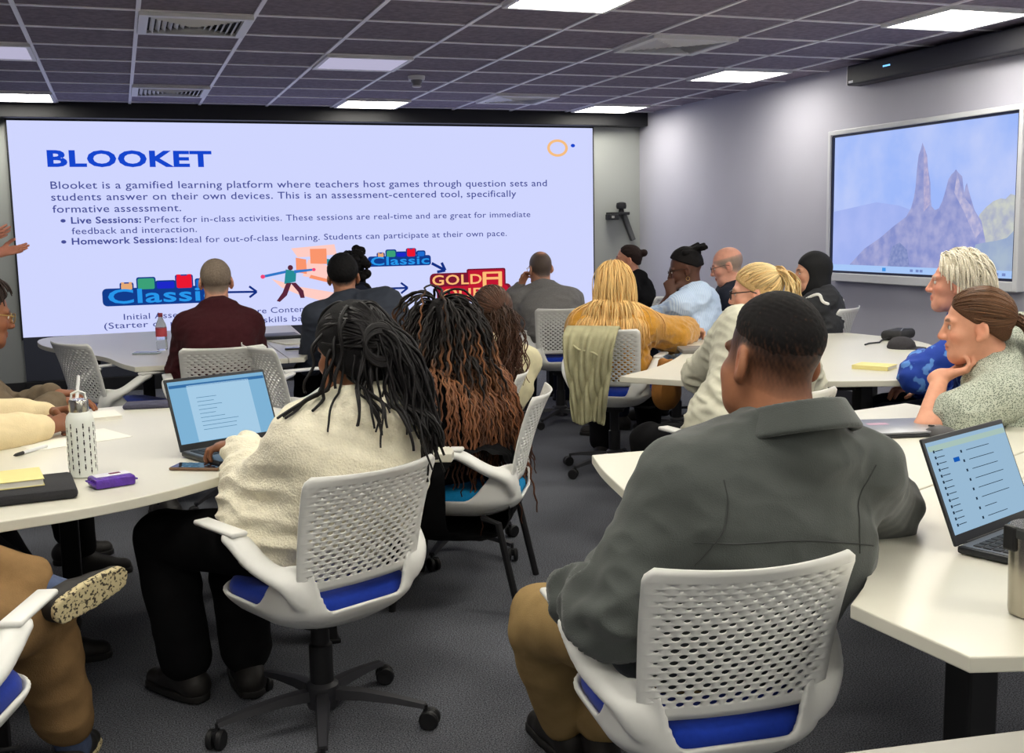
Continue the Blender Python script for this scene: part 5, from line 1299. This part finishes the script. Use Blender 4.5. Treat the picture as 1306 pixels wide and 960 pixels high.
# ---- person with crossed legs at the lower left
M_cord = mat('tan_corduroy', (132, 104, 70), .95, noise=(24, .12), bump=(260, .4, .003), spec=.1)
p = Person('person with crossed legs in tan trousers and pale soled shoes, cut by the left edge', (-.55, 2.54), -12, (-.74, 2.62, 1.16), hyaw=10, syaw=8, sh=.175, skin=(214, 160, 132), hair_tint=(60, 44, 34),
           arms=dict(L=dict(w=(-.80, 2.95, .70)), R=dict(w=(-.60, 2.90, .70), hint=(.3, -.4, -.8))),
           legs=dict(R=dict(a=(-.20, 3.02, .088), hint=(.35, .7, .8), toe=(.3, .95, 0)), L=dict(a=(-.205, 2.83, .548), hint=(-.7, .7, .35), toe=(.74, .63, .2), sole=(.65, -.75, -.12))))
p.build_body(); p.hair_cap((60, 46, 36), off=.012, k0=-.07); p.top('brown_top', mat('brown_cloth', (90, 76, 60), .9), seed=191); p.trousers(M_cord, off=.024, ankle=.085, folds=.012, flare=.010, seed=8, res=.009); p.shoes(M_shoe, M_sole, fs=.82)
for J, K, A, toe, so in (p.leg['L'], p.leg['R']): v = Vol(A-.2, A+.2, .006); u_ = unit(K-A); v.add(p_cone(A-u_*.02, A+u_*.085, .046, .052)); v.add(p_cone(A+u_*.05, A+u_*.058, .053, .053), .01); V, F = v.mesh(); new_mesh('sock', V-p.off(), F, mat('blue_sock', (70, 82, 110), .95, noise=(80, .2)), p.root)
# ---- presenter at the left of the screen
p = Person('presenter at the far left whose open hand reaches in front of the screen', (-1.42, 7.15), -150, (-1.36, 7.02, 1.64), hyaw=-140, group=None, sh=.18, skin=(212, 142, 118), hipz=.93, hand=.0055, hair_tint=(70, 50, 40),
           arms=dict(L=dict(w=(-.66, 7.05, 1.335), hint=(-.2, -.2, -1), hd=(.97, -.05, .16), hn=(-.15, -.55, .8), pose='open'), R=dict(w=(-.735, 6.98, 1.41), hint=(.1, -.6, -1), hd=(.9, .05, .35), hn=(0, .6, .6), pose='open')),
           legs=dict(L=dict(a=(-1.34, 7.10, .085)), R=dict(a=(-1.52, 7.15, .085))))
p.build_body(); p.top('pale_shirt', mat('pale_shirt', (206, 200, 196), .9, noise=(30, .05)), seed=201, sleeve='half', off=.032, hem=-.16); p.trousers(M_navycloth, hi_t=.02, off=.014); p.shoes(M_shoe, M_soleb); p.hair_cap((70, 52, 42), off=.012)
# ================================================================== THINGS ON THE TABLES
ZT = .7205
M_lapd = mat('laptop_dark', (46, 48, 52), .45, .3); M_key = mat('key_black', (24, 24, 26), .5); M_lapg = mat('laptop_grey', (120, 122, 128), .35, .6)
def laptop(label, x, y, yaw, w=.345, d=.235, ang=108, screen=(150, 200, 235), body=M_lapd, deck=M_lapg, content=None):
    """origin under the hinge; the user sits on -Y, the lid opens at +Y"""
    t = empty('laptop', label, 'laptop', (x, y, ZT), math.radians(yaw))
    MB().box((0, -d/2, .010), (w, d, .016), bev=.005).build('base', body, t, smooth=True)
    MB().box((0, -d/2, .0186), (w-.012, d-.012, .0012)).build('deck', deck, t)
    for r in range(5):
        k = MB()
        for c in range(13): k.box((-.145*w/.345+c*.0242*w/.345, -.035-r*.021, .0202), (.020*w/.345, .0175, .002), bev=.0006, seg=1)
        k.build('key_row', M_key, t)
    MB().box((0, -d+.045, .0194), (.10, .055, .0012), bev=.0005, seg=1).build('touchpad', body, t)
    a = math.radians(ang-90); R = Matrix.Rotation(-a, 4, 'X'); H_ = d*.985
    lid = MB().box((0, 0, H_/2), (w, .008, H_), bev=.0035).build('lid', body, t, loc=(0, .004, .014), rot=(-a, 0, 0), smooth=True)
    MB().box((0, -.0046, H_/2+.006), (w-.016, .0012, H_-.034)).build('screen', emit('lap_screen%s' % str(screen), screen, .80), lid)
    if content: content(lid, w, H_)
    MB().tube([(-w*.38, .004, .014), (w*.38, .004, .014)], .006, 8).build('hinge', M_key, t, smooth=True)
    return t
def doc_page(lid, w, H_):
    MB().box((0, -.0054, H_/2-.002), (w*.62, .0006, H_*.78)).build('page', emit('page_pale', (178, 218, 246), .85), lid)
    MB().box((0, -.0054, H_-.028), (w-.02, .0006, .010)).build('title_bar', emit('bar_blue', (60, 120, 180), .8), lid)
    b = MB(); r = random.Random(4)
    for i in range(9): b.box((-w*.24+.0+ (l := .05+.09*r.random())/2, -.006, H_*.70-i*.0135), (l, .0004, .0016))
    b.build('text_lines', emit('line_grey', (90, 140, 180), .8), lid)
def chat_page(lid, w, H_):
    b = MB()
    for i in range(13): b.box((-w*.42, -.0056, H_*.86-i*.0135), (.006, .0006, .006)); b.box((-w*.36, -.0056, H_*.86-i*.0135), (.030, .0006, .0016))
    b.build('contact_list', emit('line_dark', (40, 60, 80), .7), lid)
    b = MB(); r = random.Random(5)
    for i in range(8): b.box((-w*.12, -.0056, H_*.80-i*.0215), (.006, .0006, .006)); b.box((-.0+ (l := .05+.08*r.random())/2-.02, -.0056, H_*.80-i*.0215), (l, .0006, .0014))
    b.build('message_lines', emit('line_dark', (40, 60, 80), .7), lid)
    MB().box((-w*.20, -.0058, H_*.74), (.024, .0006, .010)).build('highlight', emit('hl_blue', (24, 100, 200), .8), lid)
    MB().box((0, -.0055, H_-.026), (w-.02, .0006, .012)).build('tab_bar', emit('bar_green', (186, 214, 204), .8), lid)
laptop('open laptop with a pale blue document, under the hands of the woman in cream', .312, 3.645, 24, w=.365, d=.245, ang=112, screen=(140, 196, 234), content=doc_page)
laptop('open laptop showing a message list on the table at the right', 1.795, 1.865, 20, w=.355, d=.24, ang=112, screen=(168, 204, 232), content=chat_page)
def slab(name, label, cat, x, y, yaw, size, m, z=ZT, bev=.004, group=None):
    o = MB().box((0, 0, size[2]/2), size, bev=min(bev, size[2]*.45)).build(name, m, loc=(x, y, z), rot=(0, 0, math.radians(yaw)), smooth=True)
    return tag(o, label, cat, group)
M_paper = mat('paper_white', (236, 234, 224), .8); M_yel = mat('paper_yellow', (226, 214, 146), .8)
def notebook(label, x, y, yaw, w, d, h, z=ZT, cover=M_yel, pages=M_paper):
    t = empty('notebook', label, 'notebook', (x, y, z), math.radians(yaw))
    MB().box((0, 0, h/2), (w-.006, d-.006, h-.003)).build('pages', pages, t)
    MB().box((0, 0, h-.0012), (w, d, .0024), bev=.001).build('cover', cover, t); MB().box((0, 0, .0012), (w, d, .0024), bev=.001).build('back_cover', cover, t)
    MB().box((-w/2+.001, 0, h/2), (.003, d, h), bev=.001).build('spine', cover, t)
    return t
# left table
t = empty('water_bottle', 'white steel water bottle with a black leaf pattern and silver cap', 'bottle', (-.139, 3.408, ZT))
MB().lathe([(.032, 0), (.0385, .003), (.0395, .01), (.0395, .165), (.036, .182), (.027, .192), (.026, .197)], n=40).build('body', mat('bottle_white', (228, 232, 226), .35), t, smooth=True)
MB().lathe([(.027, .193), (.0275, .197), (.0275, .225), (.025, .229), (.001, .229)], n=36).build('cap', mat('brushed_steel', (190, 188, 180), .25, 1.0), t, smooth=True)
b = MB()
for i in range(14):
    a = 2*PI*i/14; 
    for j in range(6):
        z = .020+j*.024+(i % 2)*.012
        for (dz, da, hh, ww) in ((0, 0, .007, .004), (.007, 0, .006, .0028), (-.006, 0, .005, .0012)):
            R = Matrix.Rotation(a, 3, 'Z'); b.box(R @ Vector((.0397, 0, z+dz)), (.0008, ww, hh), rot=R)
b.build('leaf_pattern', M_key, t)
MB().tube([(-.02, 0, .229), (-.018, .0, .246), (0, .0, .254), (.018, 0, .246), (.02, 0, .229)], .0035, 8).build('carry_loop', mat('loop_white', (226, 228, 224), .4), t, smooth=True)
slab('laptop_sleeve', 'black padded laptop sleeve under the yellow notebook', 'laptop sleeve', -.335, 3.215, 6, (.36, .24, .030), mat('sleeve_black', (40, 40, 44), .9, noise=(200, .2), bump=(500, .4, .002)), bev=.012)
notebook('yellow notebook on the black laptop sleeve', -.36, 3.245, 8, .24, .17, .020, z=ZT+.0305)
t = empty('snack_pack', 'small purple and white packet beside the white bottle', 'packet', (-.060, 3.245, ZT), math.radians(18))
MB().box((0, 0, .015), (.112, .082, .028), bev=.007, seg=2).build('wrapper', mat('wrapper_purple', (86, 44, 156), .3, noise=(60, .3), bump=(60, .8, .006)), t, smooth=True)
MB().box((.004, .014, .0288), (.096, .044, .003), bev=.001).build('white_label', mat('label_white', (226, 224, 232), .4), t)
MB().box((.014, .016, .0308), (.03, .016, .001)).build('label_print', mat('label_red', (110, 30, 60), .5), t)
for sg in (-1, 1): MB().box((sg*.056, 0, .016), (.014, .070, .004), bev=.001).build('end_seal', mat('wrapper_purple', (86, 44, 156), .3), t)
def phone(label, x, y, yaw, case, w=.075, l=.155, z=ZT):
    t = empty('phone', label, 'phone', (x, y, z), math.radians(yaw))
    MB().box((0, 0, .005), (w, l, .009), bev=.004, seg=3).build('case', case, t, smooth=True)
    MB().box((0, 0, .0098), (w-.008, l-.008, .0008)).build('glass', mat('phone_glass', (22, 26, 36), .08), t)
    r = random.Random(int(abs(x)*1000))
    ic = MB()
    for i in range(4):
        for j in range(5):
            if r.random() < .7: ic.box((-.024+i*.016, -.05+j*.022, .0104), (.009, .009, .0003))
    ic.build('screen_icons', mat('icon_dim', (70, 100, 130), .3), t)
    return t
phone('phone in a brown case next to the woman in cream typing', .185, 3.375, 62, mat('case_brown', (110, 82, 60), .5))
slab('wallet', 'dark blue grey pouch on the left table beyond the laptop', 'pouch', .075, 4.70, -8, (.19, .11, .020), mat('pouch_slate', (66, 66, 86), .7, noise=(80, .2)), bev=.008)
notebook('small white notebook by the hands at the left table', -.10, 4.52, 10, .12, .17, .012, cover=M_paper)
slab('paper_sheet', 'white paper sheet under the pen on the left table', 'paper', -.20, 4.06, 24, (.34, .24, .0012), M_paper)
def pen(label, a, b, m, tip, r=.0045):
    a, b = np.array(a, float), np.array(b, float); d = unit(b-a)
    t = empty('pen', label, 'pen', tuple(a))
    MB().tube([0*a, (b-a)*.72], r, 8).build('barrel', m, t, smooth=True)
    MB().tube([(b-a)*.72, (b-a)*.93, b-a], [r*1.05, r*.9, r*.25], 8).build('grip', tip, t, smooth=True)
pen('white pen with dark grip lying on the paper on the left table', (-.27, 3.93, ZT+.006), (-.36, 3.80, ZT+.006), mat('pen_white', (220, 222, 224), .35), M_key, .006)
pen('white pen held upright in the hands at the left table', (-.165, 4.20, .925), (-.180, 4.15, .80), mat('pen_white', (220, 222, 224), .35), M_key, .006)
# rear left table
t = empty('plastic_bottle', 'clear plastic water bottle with red label beside the man in maroon', 'bottle', (.213, 7.02, ZT))
M_pet = mat('clear_plastic', (225, 232, 240), .08, trans=.9, ior=1.3)
MB().lathe([(.026, 0), (.033, .006), (.033, .05), (.030, .06), (.033, .07), (.033, .14), (.030, .155), (.014, .195), (.0125, .205), (.0125, .215)], n=28).build('body', M_pet, t, smooth=True)
MB().lathe([(.0337, .085), (.0337, .138)], n=28).build('label', mat('label_pink_red', (196, 74, 84), .5), t, smooth=True)
MB().lathe([(.0145, .205), (.0145, .226), (.012, .228), (.001, .228)], n=20).build('cap', mat('cap_red', (150, 60, 74), .4), t, smooth=True)
phone('white rimmed phone beside the clear plastic bottle', .12, 6.86, 70, mat('case_pale', (170, 186, 200), .4))
slab('laptop_closed', 'black closed laptop on the rear left table beside the man in maroon', 'laptop', .93, 7.45, 2, (.36, .25, .022), M_lapd)
slab('paper_stack', 'loose white papers by the woman with black locs on the rear table', 'paper', 1.02, 7.1, 14, (.22, .30, .006), M_paper)
phone('dark phone on the rear table near the table joint', .985, 6.66, 80, mat('case_black', (30, 28, 30), .5))
# middle right table
slab('laptop_closed', 'grey closed laptop near the hand of the blonde woman in mustard', 'laptop', 3.05, 5.36, -20, (.30, .22, .022), mat('lap_slate', (112, 108, 104), .5), bev=.006)
slab('device_case', 'small dark green case in front of the grey closed laptop', 'case', 2.98, 5.16, -20, (.14, .09, .022), mat('case_green', (44, 54, 50), .6), bev=.008)
slab('glasses_case', 'brown leather glasses case beside the pale grey sweater', 'glasses case', 2.66, 4.74, -25, (.15, .06, .028), mat('leather_brown', (96, 58, 44), .5), bev=.012)
notebook('yellow covered notebook on the middle right table near the blue sleeve', 3.385, 4.34, 32, .13, .175, .020)
t = empty('pouch', 'black zipped pouch with a strap at the far end of the table', 'pouch', (4.36, 5.38, ZT), math.radians(30))
MB().box((0, 0, .030), (.24, .13, .058), bev=.024, seg=3).build('body', mat('pouch_black', (34, 34, 36), .7, noise=(60, .3)), t, smooth=True)
MB().tube([(-.09, -.05, .058), (0, -.03, .066), (.09, -.05, .058)], .004, 6).build('zip', mat('zip_grey', (150, 150, 150), .3, .8), t, smooth=True)
MB().tube([(-.12, 0, .02), (-.20, .02, .01), (-.28, .0, .006), (-.36, .03, .006), (-.44, .02, .006)], .005, 6).build('strap', M_key, t, smooth=True)
t = empty('cap', 'dark grey cap lying on the table beside the blue sleeve', 'cap', (4.06, 4.98, ZT), math.radians(40))
MB().lathe([(.075, 0), (.078, .010), (.070, .035), (.048, .056), (.02, .064), (.001, .065)], n=28).build('crown', mat('cap_charcoal', (52, 50, 54), .9, noise=(60, .2)), t, smooth=True)
MB().prism([(.062*math.cos(a)*1.05, -.052-.08*math.sin(a)) for a in np.linspace(0, PI, 14)], .001, .007, bev=.002).build('peak', mat('cap_charcoal', (52, 50, 54), .9), t)
# right table
t = empty('laptop_closed', 'closed silver grey laptop on the table behind the open one', 'laptop', (2.395, 3.00, ZT), math.radians(-15))
MB().box((0, 0, .007), (.36, .25, .012), bev=.004).build('base', M_lapd, t, smooth=True)
MB().box((0, 0, .0165), (.36, .25, .007), bev=.003).build('lid', mat('lap_silver', (138, 140, 146), .35, .5), t, smooth=True)
MB().box((-.02, .03, .0203), (.07, .035, .0006)).build('sticker', mat('sticker_pink', (186, 150, 170), .5), t)
t = empty('computer_mouse', 'dark grey computer mouse behind the open laptop', 'mouse', (2.49, 2.85, ZT), math.radians(40))
v = Vol((-.05, -.08, -.01), (.05, .08, .06), .004); v.add(p_ell((0, 0, .002), (.032, .056, .034))); v.clip(lambda X, Y, Z: -Z+0*X+0*Y); V, F = v.mesh(); new_mesh('shell', V, F, mat('mouse_grey', (78, 76, 78), .5), t)
MB().box((0, .03, .0335), (.007, .02, .006), bev=.002).build('scroll_wheel', M_key, t)
t = empty('steel_tumbler', 'brushed steel tumbler with black lid clip at the right edge', 'tumbler', (1.495, 1.465, ZT))
MB().lathe([(.034, 0), (.040, .003), (.041, .01), (.0435, .125), (.0445, .148), (.0445, .15), (.042, .15), (.040, .02)], n=40).build('body', mat('tumbler_steel', (176, 170, 158), .22, 1.0, noise=(30, .06)), t, smooth=True)
MB().lathe([(.0455, .145), (.0465, .15), (.0465, .160), (.042, .164), (.001, .164)], n=40).build('lid', mat('lid_smoke', (60, 62, 62), .2), t, smooth=True)
MB().box((-.044, .012, .142), (.012, .028, .045), bev=.004).build('clip', M_key, t)
# jacket over the chair back, bag hanging beside it
def draped(name, label, cat, chair_loc, yaw, m):
    nu, nv = 34, 46; u = np.linspace(-1, 1, nu); vv = np.linspace(0, 1, nv); Rz = rotm(yaw); P = []
    r = np.random.default_rng(3)
    for j, t in enumerate(vv):
        L_ = t*.74-.20
        for a in u:
            narrow = 1-.42*max(0, L_-.05)/.49
            x = -.045+a*.150*narrow*(1 if L_ > 0 else 1)
            if L_ < 0: y, z = -.235+.010*math.cos(a*5), .872+L_*.95
            else:
                y, z = -.368-.03*math.sin(min(L_, .2)*8)-.018*L_, .878-L_*.97
            if abs(L_) < .04: z += .010*(1-abs(L_)/.04); y = -.235-(L_+.04)/.08*.133
            f = .019*math.sin(a*9+1.6*math.sin(L_*9))+.012*math.sin(a*17+L_*14)
            y -= abs(f)*1.4*min(1, max(L_, 0)*8+.15)+.02*max(0, L_-.1)*math.sin(a*6+2); z += .03*math.sin(a*4+.5)*max(0, t-.6)
            P.append(Rz @ np.array([x, y, z])+np.array(chair_loc))
    V = np.array(P); idx = np.arange(nu*nv).reshape(nv, nu); F = np.stack([idx[:-1, :-1], idx[:-1, 1:], idx[1:, 1:], idx[1:, :-1]], -1).reshape(-1, 4)
    c = np.array(chair_loc); o = new_mesh(name, V-c, F, m, loc=c); md = o.modifiers.new('thickness', 'SOLIDIFY'); md.thickness = .012; md.offset = 0
    md = o.modifiers.new('soft', 'SUBSURF'); md.levels = 1; md.render_levels = 1
    return tag(o, label, cat)
M_olive = mat('olive_cloth', (166, 162, 130), .9, noise=(18, .14), bump=(240, .3, .002), spec=.1)
jk = draped('jacket', 'olive green jacket hung over the back of a white chair', 'jacket', (2.66, 5.74, 0), -38, M_olive)
Rz = rotm(-38)
MB().tube([Rz @ np.array(q) for q in ((-.16, -.405, .80), (-.10, -.42, .76), (-.02, -.42, .745), (.06, -.41, .70), (.085, -.40, .64))], .006, 6).build('drawcord', mat('olive_pale', (180, 176, 140), .9), jk, smooth=True)
v = Vol((-.16, -.12, -.22), (.16, .12, .14), .006); v.add(p_ell((0, 0, -.06), (.085, .055, .105))); v.add(p_cone((-.03, 0, .0), (-.02, 0, .10), .03, .022), .04); v.add(p_cone((.03, 0, .0), (.03, 0, .09), .028, .02), .04)
V, F = v.mesh(); V = V+vnormals(V, F)*(.008*(1-2*np.abs(wob(V, 46, 3))))[:, None]
hb = tag(new_mesh('hanging_bag', V, F, mat('bag_tan', (150, 98, 40), .75, noise=(20, .2)), loc=(2.83, 5.42, .565)), 'tan soft bag hanging below the table edge beside the olive jacket chair', 'bag')
# bags on the floor below the middle right table
M_bag = mat('bag_black', (24, 24, 27), .8, noise=(30, .3), bump=(200, .3, .002))
for i, (x, y, yaw, s_, lb) in enumerate(((3.25, 5.0, 20, 1.0, 'black backpack on the floor under the middle right table'), (2.98, 4.72, -30, .8, 'smaller black bag on the floor beside the pale grey sweater'))):
    t = empty('backpack', lb, 'bag', (x, y, 0), math.radians(yaw), 'black bags under the table')
    v = Vol((-.22, -.2, -.02), (.22, .2, .56), .012); v.add(p_box((0, 0, .22*s_), (.16*s_, .10*s_, .22*s_), rad=.08*s_)); v.add(p_box((0, -.09*s_, .15*s_), (.12*s_, .05*s_, .12*s_), rad=.04*s_), .02)
    V, F = v.mesh(); V = V+vnormals(V, F)*(.006*wob(V, 40, i))[:, None]; new_mesh('body', V, F, M_bag, t)
    MB().tube([(-.05*s_, .03, .42*s_), (-.03*s_, .03, .49*s_), (.03*s_, .03, .49*s_), (.05*s_, .03, .42*s_)], .009, 8).build('handle', M_bag, t, smooth=True)
    MB().tube([(-.12*s_, -.10*s_, .30*s_), (0, -.125*s_, .33*s_), (.12*s_, -.10*s_, .30*s_)], .004, 6).build('zip', mat('zip_grey', (150, 150, 150), .3, .8), t, smooth=True)
